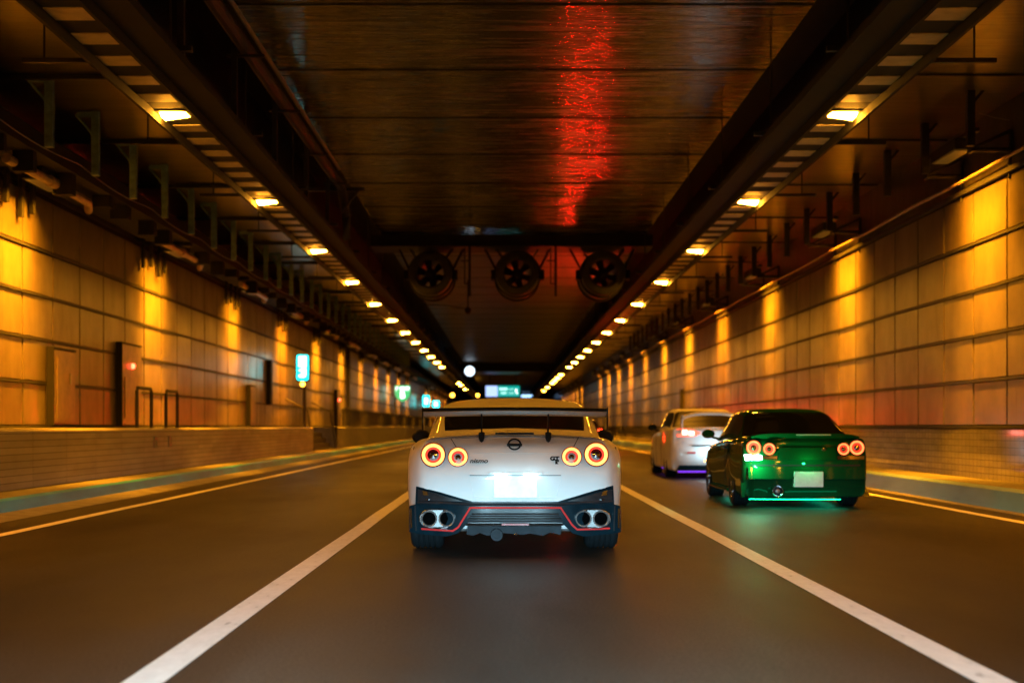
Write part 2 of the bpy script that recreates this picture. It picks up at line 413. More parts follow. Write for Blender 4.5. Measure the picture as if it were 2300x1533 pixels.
# crossbeams
def beam(y, d, x0, x1, z0, label):
    t = thing('crossbeam', (0, y, z0), label, 'beam')
    MB().box(x0, x1, 0, d, 0, HC - .03 - z0).build('web', M['black'], t, smooth=False)
    MB().box(x0, x1, -.12, d + .12, -.04, -.002).build('flange', M['dark'], t, smooth=False)
beam(40.1, 1.3, CL - .3, CR + .2, H + 5.25, 'dark steel crossbeam carrying the three jet fans')
beam(122, 1.0, CL - .3, CR + .2, H + 4.9, 'far dark crossbeam behind the round white light')

# ------------------------------------------------------------------ lamp trays
LZ = H + 4.1; SP = 7.03; LY0 = 18.15
def tray(X, side):
    t = thing('lamp_tray', (X, 0, LZ), 'long dark ladder tray carrying the %s row of ceiling lamps' % ('left' if side < 0 else 'right'), 'cable tray')
    n = 300; mb = MB(); stp = SP / 8
    for i in range(-30, n):
        if i % 8 == 0: continue
        y = LY0 + i * stp
        if y > 250: break
        mb.box(-.2, .2, y - .2, y + .2, .0, .012)
    mb.build('rung_plate', M['tray_plate'], t, smooth=False)
    mb = MB()
    for i in range(-30, n):
        y = LY0 + (i + .5) * stp
        if y > 250: break
        mb.box(-.24, .24, y - .235, y + .235, .014, .06)
    mb.build('tray_deck', M['black'], t, smooth=False)
    for s2 in (-1, 1):
        inner = s2 * side < 0
        mb = MB(); mb.box(s2 * .24 - .02, s2 * .24 + .02, Y0, 250, -.1 if not inner else -.02, .12 if not inner else .26)
        if inner: mb.box(min(s2 * .27, s2 * .62), max(s2 * .27, s2 * .62), Y0, 250, .1, .2)
        mb.build('side_rail', M['black'], t, smooth=False)
    for i in range(0, 14):
        y = LY0 - 2.3 + i * 4.6 - 4.6
        MB().tube([(-side * .5, y, .15), (-side * .5, y, 2.4)], .014, 6).build('hanger_rod', M['dark'], t)
        MB().box(*sorted((-side * .75, -side * .2)), y - .04, y + .04, .2, .26).build('hanger_arm', M['dark'], t, smooth=False)
        MB().box(*sorted((side * .2, side * 1.2)), y - .03, y + .03, .07, .12).build('stay_arm', M['dark'], t, smooth=False)
        MB().tube([(side * .95, y, .09), (side * .95, y, .95)], .012, 6).build('hanger_rod', M['dark'], t)
    return t
tray(-4.34, -1); tray(4.44, 1)
def make_lamp():
    t = thing('ceiling_lamp', (0, 0, 0), '', 'lamp')
    MB().box(-.235, .235, -.21, .21, .0, .2).build('housing', M['dark'], t, smooth=False)
    mb = MB().add([(-.17, -.13, 0.0), (.17, -.13, 0), (.17, .13, 0), (-.17, .13, 0), (-.15, -.11, -.012), (.15, -.11, -.055), (.15, .11, -.055), (-.15, .11, -.012)],
                  [(0, 1, 5, 4), (1, 2, 6, 5), (2, 3, 7, 6), (3, 0, 4, 7), (4, 5, 6, 7)])
    mb.build('lens', M['lens'], t, smooth=False)
    return t
proto = make_lamp(); first = True
for side, X in ((-1, -4.34), (1, 4.44)):
    k = 0
    for i in list(range(-5, 12)) + ([16, 17, 19] if side < 0 else [13, 14, 15, 16, 18, 20]):
        o = proto if first else copy_tree(proto); first = False
        o.location = (X, LY0 + i * SP, LZ - .004); o.rotation_euler.z = 0 if side > 0 else math.pi
        o['group'] = 'lit lamps along the ceiling trays'
        if i < 0: o['label'] = '%s sodium lamp back from the lit row in view on the %s ceiling tray' % (ORD[-i - 1], 'left' if side < 0 else 'right')
        else:
            o['label'] = '%s lit sodium lamp in view in the %s ceiling row' % (ORD[k], 'left' if side < 0 else 'right'); k += 1

# ------------------------------------------------------------------ wall lamps
def wall_lamp_right():
    t = thing('wall_lamp', (7.98, 0, H + 4.35), '', 'lamp', 'floodlights washing the right wall')
    for y in (-1.15, 1.15):
        MB().tube([(-.62, y, .02), (-.02, y, .3)], .03, 6).tube([(-.62, y, 0), (-.02, y, 0)], .04, 6).tube([(-.02, y, -.45), (-.02, y, .32)], .03, 6).box(-.66, -.6, y - .12, y + .12, -.04, .05).build('bracket', M['dark'], t)
    MB().box(-.72, -.42, -.62, .62, .12, .3).box(-.6, -.5, -1.15, 1.15, .3, .36).build('housing', M['dark'], t, smooth=False)
    MB().box(-.69, -.45, -.57, .57, .105, .121).build('lens', M['wall_lens'], t, smooth=False)
    MB().tube([(-.3, -1.9, .3), (-.3, -1.2, .5), (-.25, -.4, .75)], .008, 5).build('cable', M['steel'], t)
    return t
def wall_lamp_left():
    t = thing('wall_lamp', (-8.18, 0, H + 3.9), '', 'lamp', 'floodlights washing the left wall')
    for y in (-1.2, -.5, .2, .75):
        MB().box(.05, .12, y - .06, y + .06, -.32 - .1 * math.sin(y * 5), .3).build('bracket', M['black'], t, smooth=False)
    MB().box(.38, .72, -.62, .62, .1, .3).build('housing', M['black'], t, smooth=False)
    MB().box(.41, .69, -.57, .57, .085, .101).build('lens', M['wall_lens'], t, smooth=False)
    MB().tube([(.7, -2.2, .12), (.72, .2, .12), (.72, 1.8, .1), (.55, 2.4, .05)], .075, 10).tube([(.72, -.3, .12), (.72, .0, .12)], .095, 10).build('conduit', M['pipe'], t)
    return t
WP = 185
for side, fn in ((1, wall_lamp_right), (-1, wall_lamp_left)):
    p = fn(); k = 0
    nm = 'right' if side > 0 else 'left'
    for i in list(range(-2, 11)) + [13, 14, 15, 16, 17, 18]:
        o = p if i == -2 else copy_tree(p)
        y = 22.9 + 9.2 * i
        o.location = (p.location.x, y, p.location.z)
        jit = [1, .95, .62, 1.0, 1.25, .7, .4, 1.1, .9, 1, .8][i % 11]
        if i < 0: o['label'] = '%s wall floodlight back from the glows in view on the %s wall' % (ORD[-i - 1], nm)
        else:
            o['label'] = '%s wall floodlight in view above a glow on the %s wall' % (ORD[k], nm); k += 1
        col = (1, .32, .006) if i % 4 != 3 else (1, .23, .006)
        if side > 0: l = area('beam', (-.57, 0, .095), (-.02, 0, -2.5), WP * jit, col, 1.7, .16, 125, o)
        else: l = area('beam', (.55, 0, .075), (.0, 0, -2.5), WP * .85 * jit, col, 1.7, .16, 125, o)
        area('throw', (-.57 * side, 0, .09 if side > 0 else .07), (-.02, 0, -4.2), WP * .75 * jit, col, 1.75, .16, 68, o)
        o['group'] = 'floodlights washing the %s wall' % nm

# conduit along the right wall
o = MB().tube([(7.84, y, H + 4.2 + .012 * math.sin(y)) for y in np.linspace(12, 140, 80)], .03, 8).build('conduit_pipe', M['pipe'])
tag(o, 'thin conduit pipe running along the right wall below the floodlights', 'pipe')

# left cable rack above the wall lamps
t = thing('cable_rack', (-7.6, 0, H + 4.2), 'heavy dark cable rack running along the left wall above the floodlights', 'cable rack')
MB().box(-.55, .45, Y0, 260, .0, .3).build('shelf', M['black'], t, smooth=False)
mb = MB()
for k in range(5):
    mb.tube([(-.35 + k * .17, y, .36 + .02 * math.sin(y * .9 + k)) for y in np.linspace(Y0, 200, 120)], .05, 6)
mb.build('cable_bundle', M['black'], t)
mb = MB().tube([(.48, y, .18 - .09 * abs(math.sin(y * .68))) for y in np.linspace(10, 120, 260)], .009, 5)
mb.build('hanging_wire', M['steel'], t)
random.seed(3)
for i in range(46):
    y = 18 + i * 1.7 + random.uniform(-.4, .4)
    h_ = random.uniform(.08, .36)
    MB().box(.1, .42, y, y + random.uniform(.1, .35), -h_, .01).build('clamp', M['black'], t, smooth=False)

# upright brackets by the left and right soffits
def post_bracket(name, m, sx):
    t = thing(name, (0, 0, 0), '', 'bracket')
    MB().box(-.06, .06, -.05, .05, 0, 1.06).box(*sorted((0, -sx * .3)), -.03, .03, .96, 1.04).build('upright', m, t, smooth=False)
    MB().tube([(-sx * .32, 0, 1.0), (0, 0, .62)], .025, 6).build('brace', m, t)
    return t
p = post_bracket('cable_bracket', M['bracket_blue_lit'], 1)
for i in range(34):
    o = p if i == 0 else copy_tree(p)
    o.location = (-6.7, 20.3 + i * 2.3, H + 4.1)
    tag(o, '%s blue-lit upright bracket in view under the left soffit' % ORD[i], 'bracket', 'upright brackets under the left soffit')
p = post_bracket('cable_bracket', M['dark'], -1)
for i in range(26):
    o = p if i == 0 else copy_tree(p)
    o.location = (7.15, 21.2 + i * 2.3, H + 4.3)
    tag(o, '%s black upright bracket in view under the right soffit' % ORD[i], 'bracket', 'upright brackets under the right soffit')

# pipe along the left ceiling edge
t = thing('ceiling_pipe', (CL, 0, HC), 'dark pipe run along the left edge of the central ceiling', 'pipe')
MB().tube([(-.05, y, -.28) for y in (8, 15, 22, 29)] + [(.02, 30.2, -.36), (.05, 30.8, -.9), (.05, 31, -1.4)], .1, 10).build('main_pipe', M['dark'], t)  # main pipe in the plain dark steel colour
MB().tube([(.12, y, -.2) for y in (8, 18, 29)], .035, 8).build('thin_pipe', M['steel'], t)
for y in (16.2, 19.4, 22.8, 26.4, 29.6):
    MB().box(-.24, -.16, y - .04, y + .04, -1.3, .0).build('hanger', M['dark'], t, smooth=False)
    MB().box(-.3, .22, y - .03, y + .03, -.42, -.38).build('saddle', M['dark'], t, smooth=False)
MB().box(-.9, .5, 30.4, 30.5, -.42, -.34).tube([(.0, 30.4, -.9), (.4, 30.4, -.38)], .03, 6).build('end_bracket', M['dark'], t, smooth=False)

# ------------------------------------------------------------------ jet fans
def jet_fan():
    t = thing('jet_fan', (0, 0, 0), '', 'fan', 'jet fans hanging from the crossbeam')
    L = 2.3
    MB().lathe([(.40, .02), (.46, -.02), (.60, .0), (.64, .05), (.64, L - .05), (.60, L), (.46, L + .02), (.40, L)], 36, closed=True).build('casing', M['dark'], t)
    MB().lathe([(.001, .2), (.14, .24), (.17, .4), (.17, 1.6), (.001, 1.8)], 20).build('hub', M['black'], t)
    for k in range(6):
        a = k * math.pi / 3 + .3
        T = Matrix.Rotation(a, 4, 'Y')
        MB().add([(.12, .5, -.07), (.42, .45, -.11), (.42, .62, .11), (.12, .62, .07), (.12, .53, -.07), (.42, .48, -.11), (.42, .65, .11), (.12, .65, .07)],
                 [(0, 1, 2, 3), (7, 6, 5, 4), (0, 4, 5, 1), (1, 5, 6, 2), (2, 6, 7, 3), (3, 7, 4, 0)], T).build('blade', M['dark'], t, smooth=False)
    MB().lathe([(.645, .5), (.69, .5), (.69, .62), (.645, .62)], 30, closed=True).build('clamp_ring', M['black'], t)
    MB().lathe([(.645, 1.6), (.69, 1.6), (.69, 1.72), (.645, 1.72)], 30, closed=True).build('clamp_ring', M['black'], t)
    for s2 in (-1, 1):
        MB().tube([(s2 * .62, .55, .12), (s2 * 1.02, .75, .92)], .035, 6).tube([(s2 * .45, .55, .5), (s2 * .72, .7, .92)], .03, 6).build('hanger_strut', M['black'], t)
        MB().box(s2 * .7 - .08, s2 * .7 + .08, .3, .8, -.15, .12).build('mount_box', M['black'], t, smooth=False)
    return t
fp = jet_fan()
for i, (X, nm) in enumerate(((-2.17, 'left'), (.37, 'middle'), (2.87, 'right'))):
    o = fp if i == 0 else copy_tree(fp)
    o.location = (X, 40, H + 4.45)
    o['label'] = '%s of the three black jet fans hanging under the crossbeam' % nm
for i, X in enumerate((-.98, 1.5)):
    t = thing('cable_drop', (X, 39.8, H + 3.75), ['black cable drop frame between the left and middle jet fans', 'black cable drop frame between the middle and right jet fans'][i], 'cable frame')
    MB().box(-.07, .0, 0, .07, 0, 1.5).build('pole', M['black'], t, smooth=False)
    MB().tube([(-.18, 0, .35), (-.18, 0, 1.4)], .02, 6).tube([(-.18, 0, .36), (0, 0, .36)], .02, 6).tube([(-.3, 0, 1.02), (0, 0, 1.02)], .02, 6).build('frame', M['black'], t)
# hanging sensor beyond the fans
t = thing('ceiling_sensor', (-1.42, 53, HC), 'small dark sensor hanging from the ceiling beyond the left fan', 'sensor')
MB().tube([(0, 0, 0), (0, 0, -1.05)], .03, 6).build('rod', M['black'], t)
MB().lathe([(.001, -.2), (.12, -.18), (.14, .1), (.001, .16)], 12, Matrix.Translation((0, 0, -1.15))).build('sensor_body', M['black'], t)
MB().tube([(-1.8, 0, -.92), (-.9, 0, -.95), (0, 0, -1.1)], .02, 6).build('cable', M['black'], t)

# ------------------------------------------------------------------ walkway furniture on the left
def hoop(y, ln, label):
    t = thing('hoop_rail', (-7.12, y, H - .03), label, 'railing', 'hoop rails on the left walkway')
    MB().tube([(0, 0, 0), (0, 0, .72), (0, .07, .78), (0, ln - .07, .78), (0, ln, .72), (0, ln, 0)], .035, 8).build('hoop', M['dark'], t)
hoop(26.7, 1.1, 'nearer black hoop rail on the left walkway')
hoop(29.0, 1.0, 'farther black hoop rail on the left walkway')
for y in (27.5, 28.7):
    o = box_obj('marker_plate', mat('teal_plate', (.03, .1, .12), .4), -7.02, -6.99, y, y + .28, .68, .91)
    tag(o, '%s small dark teal plate on the left barrier face' % ('nearer' if y < 28 else 'farther'), 'plate', 'small plates on the barrier')
def cabinet(y, ln, h_, label, kind):
    t = thing('cabinet', (-8.14, y, H + .02), label, 'cabinet', 'emergency cabinets on the left wall')
    MB().box(0, .1, 0, ln, .04, h_).build('housing', M['cabinet'], t, smooth=True, bevel=.02)
    MB().box(-.02, .11, -.05, -.005, 0, h_ + .04).box(-.02, .1, -.005, ln + .04, h_ + .005, h_ + .04).build('surround', M['black'], t, smooth=False)
    if kind:
        MB().box(.102, .12, .15, ln * .85, .15, h_ * .6).build('door', M['cabinet'], t, smooth=True, bevel=.005)
        MB().box(.122, .15, ln * .62, ln * .74, .2, h_ * .36).build('extinguisher', mat('blue_grey_tank', (.08, .14, .22), .3), t, smooth=False)
        MB().lathe([(.001, .07), (.05, .05), (.06, 0)], 12, Matrix.Translation((.12, ln * .45, h_ * .74)) @ Matrix.Rotation(R(-90), 4, 'Z')).build('alarm_lamp', M['red_lamp'], t)
    else:
        MB().box(.102, .12, ln * .12, ln * .88, .12, h_ - .12).build('door', M['cabinet'], t, smooth=True, bevel=.005)
        MB().box(.122, .14, ln * .66, ln * .74, h_ * .55, h_ * .7).build('handle', M['steel'], t, smooth=False)
cabinet(24.6, 1.25, 1.36, 'plain brown emergency cabinet nearest on the left wall', 0)
cabinet(29.0, 1.55, 1.72, 'tall emergency cabinet with a red alarm lamp by the hoop rails', 1)
cabinet(43.6, .9, 1.25, 'narrow brown cabinet between the hoop rails and the cyan sign', 0)
cabinet(66.2, 1.3, 1.7, 'far emergency cabinet with a red lamp behind the bar railing', 1)
# bar railing
t = thing('bar_railing', (-7.12, 60.6, H - .03), 'long dark railing of upright bars on the far left walkway', 'railing')
mb = MB()
for i in range(230): mb.box(-.012, .012, i * .3 - .012, i * .3 + .012, .05, .8)
mb.build('bars', M['dark'], t, smooth=False)
MB().tube([(0, 0, 0), (0, 0, .78), (0, .1, .84), (0, 69, .84)], .028, 6).tube([(0, 0, .06), (0, 69, .06)], .02, 6).build('frame', M['dark'], t)

# black recess posts on the walls
for (X, y, z0, z1, lb) in ((-8.1, 47.2, H + .75, H + 2.2, 'thin black wall post left of the cyan sign'),
                           (-8.1, 71, H, H + 3.9, 'tall dark post against the left wall beyond the cyan sign'),
                           (7.9, 61.5, H + .4, H + 1.6, 'narrow black niche on the right wall above the white car')):
    t = thing('wall_post', (X, y, z0), lb, 'post')
    MB().box(-.05, .1, 0, .35, 0, z1 - z0).build('post', M['black'], t, smooth=True, bevel=.01)
    MB().box(-.07, .12, -.03, .38, z1 - z0, z1 - z0 + .06).build('cap', M['dark'], t, smooth=False)

# ------------------------------------------------------------------ signs
def rounded(w_, h_, r, n=5):
    pts = []
    for cx, cz, a0 in ((w_ / 2 - r, h_ / 2 - r, 0), (-w_ / 2 + r, h_ / 2 - r, 90), (-w_ / 2 + r, -h_ / 2 + r, 180), (w_ / 2 - r, -h_ / 2 + r, 270)):
        for k in range(n + 1):
            a = R(a0 + 90 * k / n); pts.append((cx + r * math.cos(a), cz + r * math.sin(a)))
    return pts
def prism(pts, y0, y1):
    n = len(pts)
    return MB().add([(x, y0, z) for x, z in pts] + [(x, y1, z) for x, z in pts],
                    [tuple(range(n)), tuple(range(n, 2 * n))[::-1]] + [(i, (i + 1) % n, n + (i + 1) % n, n + i) for i in range(n)])
Z = 49.8; s = F / Z
t = thing('emergency_sign', (-7.3, Z, H - .03), 'tall glowing cyan sign on a pole by the left walkway', 'sign')
cz = (957 - 825) / s + .03
MB().tube([(0.05, .1, 0), (.05, .1, cz - .4)], .06, 8).build('pole', M['dark'], t)
prism([(x, z + cz) for x, z in rounded(.48, .98, .05)], .005, .22).build('housing', M['dark'], t, smooth=False)
prism([(x, z + cz) for x, z in rounded(.41, .9, .07)], -.01, .004).build('lit_face', M['cyan'], t, smooth=False)
prism([(x, z + cz + .22) for x, z in rounded(.28, .38, .02)], -.022, -.011).build('pictogram_panel', M['sign_white'], t, smooth=False)
prism([(x + .05, z + cz - .16) for x, z in rounded(.16, .3, .03)], -.022, -.011).build('pictogram', M['sign_white'], t, smooth=False)
prism([(-.15, cz - .1), (-.08, cz - .05), (-.08, cz - .08), (-.03, cz - .08), (-.03, cz - .12), (-.08, cz - .12), (-.08, cz - .15)], -.022, -.011).build('arrow', M['sign_white'], t, smooth=False)
prism([(x - .02, z + cz - .3) for x, z in rounded(.22, .1, .02)], -.0245, -.0225).build('lower_pictogram', M['sign_white'], t, smooth=False)
MB().lathe([(.001, -.08), (.06, -.06), (.085, 0), (.06, .06), (.001, .08)], 16, Matrix.Translation((0, 0, cz - .6))).build('amber_lamp', M['amber'], t)

Z = 98.4; s = F / Z
t = thing('route_shield', (-7.3, Z, H - .03), 'glowing green shield-shaped route sign with a white B on the left', 'sign')
cz = (957 - 883) / s + .03
sh = [(-.54, .56), (.54, .56), (.56, .1), (.5, -.2), (.3, -.46), (0, -.6), (-.3, -.46), (-.5, -.2), (-.56, .1)]
MB().tube([(-.5, .15, 0), (-.5, .15, cz + .5)], .05, 8).build('pole', M['dark'], t)
prism([(x * 1.05, z * 1.05 + cz) for x, z in sh], .01, .15).build('housing', M['dark'], t, smooth=False)
prism([(x, z + cz) for x, z in sh], -.01, .005).build('lit_face', M['sign_green'], t, smooth=False)
text_obj('lettering', '湾岸線', .34, M['sign_white'], (0, -.02, cz + .3), t, bold=.008)
text_obj('lettering', 'B', .62, M['sign_white'], (0, -.02, cz - .14), t, bold=.02)

for (px, py, w_, h_, Z, lb) in ((957, 900, .56, .98, 128, 'taller of the two far cyan signs beyond the green shield'),
                                (979, 907, .66, .66, 146, 'small square far cyan sign just left of the white car roof')):
    s = F / Z
    t = thing('emergency_sign', ((px - 1134) / s, Z, H - .03), lb, 'sign')
    cz = (957 - py) / s + .03
    MB().tube([(0, .12, 0), (0, .12, cz)], .05, 6).build('pole', M['dark'], t)
    prism([(x, z + cz) for x, z in rounded(w_, h_, .06)], 0, .15).build('lit_face', M['cyan'], t, smooth=False)
    prism([(x, z + cz) for x, z in rounded(w_ * .5, h_ * .6, .04)], -.02, -.004).build('pictogram', M['sign_white'], t, smooth=False)
# overhead direction sign
Z = 150; s = F / Z
t = thing('direction_sign', ((1129 - 1134) / s, Z, H + (957 - 878) / s), 'wide overhead teal direction sign with a pale left panel', 'sign')
w2, h2 = 76 / s / 2, 24 / s / 2
MB().box(-w2 - .05, w2 + .05, .02, .4, -h2 - .05, h2 + .05).build('housing', M['dark'], t, smooth=False)
MB().box(-w2 * .28 - 0, w2, -.01, .018, -h2, h2).build('right_face', M['sign_teal'], t, smooth=False)
MB().box(-w2, -w2 * .3, -.01, .018, -h2, h2).build('left_face', M['sign_bluewhite'], t, smooth=False)
for (x0, x1, z0, z1) in ((-.2, .28, .2, .62), (.38, .62, .3, .42), (.7, .9, .3, .42), (-.1, .22, -.5, -.2), (.34, .75, -.42, -.3)):
    MB().box(w2 * x0, w2 * x1, -.022, -.012, h2 * z0, h2 * z1).build('lettering', emit('sign_letter', (.5, 1, .9), 1.6) if 'sl' not in M else M['sl'], t, smooth=False)
prism([(1.45 + x, z) for x, z in ((0, .25), (.12, .1), (.05, .1), (.2, -.3), (.1, -.3), (-.05, .1), (-.12, .1))], -.022, -.012).build('arrow', M['sign_white'], t, smooth=False)
for x in (-1.4, 1.4): MB().tube([(x, .2, h2), (x, .2, HC - (H + (957 - 878) / s))], .06, 6).build('hanger', M['dark'], t)
# blue-white lit board behind the roof
Z = 230; s = F / Z
t = thing('lane_signal', ((1184 - 1134) / s, Z, H + (957 - 889) / s), 'low bright blue-white light board just above the white car roof', 'signal')
prism(rounded(2.0, .42, .2), 0, .2).build('lit_face', emit('lane_signal_face', (.35, .6, 1), 2.5), t, smooth=False)
MB().box(-1.05, 1.05, .21, .5, -.25, .25).tube([(0, .3, .2), (0, .3, .6)], .06).build('housing', M['dark'], t, smooth=False)
# round white light under the ceiling
Z = 119; s = F / Z
t = thing('round_light', ((1055 - 1134) / s, Z, H + (957 - 833) / s), 'round bluish-white light disc hanging under the ceiling left of centre', 'lamp')
MB().lathe([(.001, -.1), (.3, -.08), (.42, .0), (.42, .04)], 28).build('lit_face', M['disc'], t)
MB().lathe([(.44, -.02), (.48, .0), (.48, .25), (.001, .25)], 28).tube([(0, .15, .4), (0, .15, HC - (H + (957 - 833) / s))], .05).build('housing', M['dark'], t)
# far amber beacons
for (px, py, Z, lb) in ((1016, 887, 135, 'far amber lamp left of the white car roof'), (1073, 887, 170, 'far amber lamp just left of the overhead sign')):
    s = F / Z
    t = thing('amber_beacon', ((px - 1134) / s, Z, H + (957 - py) / s), lb, 'lamp', 'amber beacons')
    MB().lathe([(.001, -.2), (.14, -.14), (.2, 0), (.14, .14), (.001, .2)], 14).build('lens', M['amber'], t)
    MB().tube([(0, .2, 0), (0, .2, -(957 - py) / s - .2)], .05, 6).build('pole', M['dark'], t)

# ------------------------------------------------------------------ cars
def cr(P, u):
    n = len(P); i = int(min(max(math.floor(u), 0), n - 2)); f = u - i
    p1, p2 = P[i], P[i + 1]; p0 = P[i - 1] if i > 0 else 2 * p1 - p2; p3 = P[i + 2] if i < n - 2 else 2 * p2 - p1
    m1 = (p2 - p0) * .5; m2 = (p3 - p1) * .5
    f2 = f * f; f3 = f2 * f
    return (2 * f3 - 3 * f2 + 1) * p1 + (f3 - 2 * f2 + f) * m1 + (-2 * f3 + 3 * f2) * p2 + (f3 - f2) * m2
class Loft:
    def __init__(s, rows): s.P = np.array(rows, float); s.ni, s.nj = s.P.shape[:2]
    def at(s, u, v):
        return cr([cr(s.P[i], v) if abs(i - u) < 3 else s.P[i][0] for i in range(s.ni)], u)
    def nrm(s, u, v):
        e = .02; a = s.at(min(u + e, s.ni - 1), v) - s.at(max(u - e, 0), v); b = s.at(u, min(v + e, s.nj - 1)) - s.at(u, max(v - e, 0))
        n = np.cross(a, b); l = np.linalg.norm(n); return n / l if l > 1e-9 else np.array([0, 0, 1.])
    def sample(s, us, vs, off=0, sgn=1, mirror=False):
        out = []
        for u in us:
            row = []
            for v in vs:
                p = s.at(u, v)
                if off: p = p + s.nrm(u, v) * off * sgn
                row.append((-p[0] if mirror else p[0], p[1], p[2]))
            out.append(row)
        return out
def wheel(parent, x, y, r, wd, side, spokes=5):
    mb = MB()
    hw = wd / 2; T = Matrix.Translation((x, y, r)) @ Matrix.Rotation(R(90), 4, 'Z')
    prof = [(r * .66, -hw), (r * .9, -hw), (r * .97, -hw * .86)]
    k = 5
    for i in range(k):  # tread with circumferential grooves
        a = -hw * .8 + i * (2 * hw * .8 / k); b_ = a + 2 * hw * .8 / k
        prof += [(r, a + .008), (r, b_ - .008), (r * .97, b_ - .004), (r * .97, b_ + .004)]
    prof += [(r * .97, hw * .86), (r * .9, hw), (r * .66, hw)]
    mb.lathe(prof, 40, T, closed=True)
    w_ = mb.build('wheel', M['tyre'], parent, auto=25)
    rb = MB()
    rb.lathe([(r * .64, -hw * .9), (r * .67, -hw * .95), (r * .67, hw * .95), (r * .64, hw * .9)], 36, T, closed=True)
    fx = hw * .75 * side
    for i in range(spokes):
        a = 2 * math.pi * i / spokes
        Tr = Matrix.Translation((x + fx, y, r)) @ Matrix.Rotation(a, 4, 'X')
        rb.add([(-.02, -.02, .04), (-.02, .02, .04), (.02, .02, .04), (.02, -.02, .04), (-.01, -.035, r * .65), (-.01, .035, r * .65), (.03, .035, r * .65), (.03, -.035, r * .65)],
               [(0, 1, 5, 4), (1, 2, 6, 5), (2, 3, 7, 6), (3, 0, 4, 7)], Tr)
    rb.lathe([(.001, -.03), (.06, -.03), (.06, .03), (.001, .03)], 16, Matrix.Translation((x + fx, y, r)) @ Matrix.Rotation(R(90), 4, 'Z'))
    rb.build('rim', M['rim'], w_)
    return w_
def body_rows(c):
    """control net of the lower body: k = bottom centre ... deck centre; u wraps round the tail"""
    zs = c['zs']; fy = c['fy']; cx = c['cx']
    rows = []
    def ring(w_, y, zz, zb, dk, crown, edge):
        xs = [0, .55 * w_, .93 * w_, cx[0] * w_, cx[1] * w_, cx[2] * w_, cx[3] * w_, edge * w_, .45 * w_, 0]
        z = [zb, zb, zb, zz[0], zz[1], zz[2], zz[3], dk, dk + crown * .8, dk + crown]
        return [(a, y, b_) for a, b_ in zip(xs, z)]
    r0 = c['st'][0]
    ref = ring(r0[1], r0[0], r0[2], r0[3], r0[4], r0[5], r0[6])
    for t, b_ in ((0, -.035), (.4, -.028), (.7, -.01), (.9, .025)):
        row = []
        for k in range(10):
            kk = min(max(k, 2), 7)
            f = fy[kk - 2] + b_
            x, z = ref[k][0] * t, ref[k][2]
            if k in (0, 1): f += (.0, .0)[k]
            row.append((x, f, z))
        rows.append(row)
    for st in c['st']: rows.append(ring(st[1], st[0], st[2], st[3], st[4], st[5], st[6]))
    ref = rows[-1]; yf = c['st'][-1][0]
    for t, b_ in ((.85, .1), (.5, .16), (0, .2)):
        rows.append([(p[0] * t, yf + b_ * (1 if 2 < k < 7 else .8), p[2]) for k, p in enumerate(ref)])
    return rows
def car_body(t, c, paint, NU=5, NV=5):
    L = Loft(body_rows(c))
    us = np.linspace(0, L.ni - 1, (L.ni - 1) * NU + 1); vs = np.linspace(0, L.nj - 1, (L.nj - 1) * NV + 1)
    mb = MB(); mb.grid(L.sample(us, vs)); mb.grid(L.sample(us, vs, mirror=True))
    o = mb.build('body', paint, t, merge=True, auto=40)
    # wheel wells
    cut = MB()
    for (y, r, x0) in c['wells']:
        for s2 in (-1, 1):
            cut.lathe([(.001, -.2), (r, -.2), (r, .2), (.001, .2)], 32, Matrix.Translation((s2 * (x0 + .2), y, c['wr'])) @ Matrix.Rotation(R(90), 4, 'Z'))
    co = cut.build('cutter', M['black'], None, merge=True)
    md = o.modifiers.new('wells', 'BOOLEAN'); md.object = co; md.operation = 'DIFFERENCE'; md.solver = 'EXACT'
    bpy.context.view_layer.update()
    me = bpy.data.meshes.new_from_object(o.evaluated_get(bpy.context.evaluated_depsgraph_get()))
    ok = len(me.polygons) > 200
    o.modifiers.clear()
    if ok: o.data = me; me.name = 'body'
    bpy.data.objects.remove(co)
    bpy.context.view_layer.update()
    from mathutils.bvhtree import BVHTree
    tr = BVHTree.FromPolygons([v.co for v in o.data.vertices], [tuple(p.vertices) for p in o.data.polygons])
    def surf(x, z, d=None):
        h = tr.ray_cast(Vector((x, -3, z)), Vector((0, 1, 0)))
        return h[0].y if h[0] is not None and h[0].y < .9 else (d if d is not None else 0)
    return surf
def cabin(t, rows, paint, glass, rw, sw, fw, NU=6, NV=6):
    """rw/sw/fw = (u0,u1,v0,v1) ranges of rear, side, front glass"""
    L = Loft(rows)
    us = np.linspace(0, L.ni - 1, (L.ni - 1) * NU + 1); vs = np.linspace(0, L.nj - 1, (L.nj - 1) * NV + 1)
    mb = MB(); mb.grid(L.sample(us, vs)); mb.grid(L.sample(us, vs, mirror=True))
    mb.build('roof', paint, t, merge=True, auto=50)
    n = L.nrm(L.ni / 2, L.nj - 1.01); sg = 1 if n[2] > 0 else -1
    for nm, g, both in (('rear_window', rw, 0), ('windscreen', fw, 0)):
        mb = MB(); uu = np.linspace(g[0], g[1], 12); vv = np.linspace(g[2], L.nj - 1, 14)
        A = L.sample(uu, vv, .006, sg); B = L.sample(uu, vv, .006, sg, mirror=True)
        mb.grid([a + b_[::-1][1:] for a, b_ in zip(A, B)]); mb.build(nm, glass, t, merge=True)
    for mir in (False, True):
        mb = MB(); mb.grid(L.sample(np.linspace(sw[0], sw[1], 16), np.linspace(sw[2], sw[3], 6), .006, sg, mir)); mb.build('side_window', M['glass'], t)
    return L
def lamp_light(name, loc, power, col, parent, rad=.02):
    d = bpy.data.lights.new(name, 'POINT'); d.energy = power; d.color = col; d.shadow_soft_size = rad
    o = bpy.data.objects.new(name, d); C.objects.link(o); o.location = loc; o.parent = parent; return o
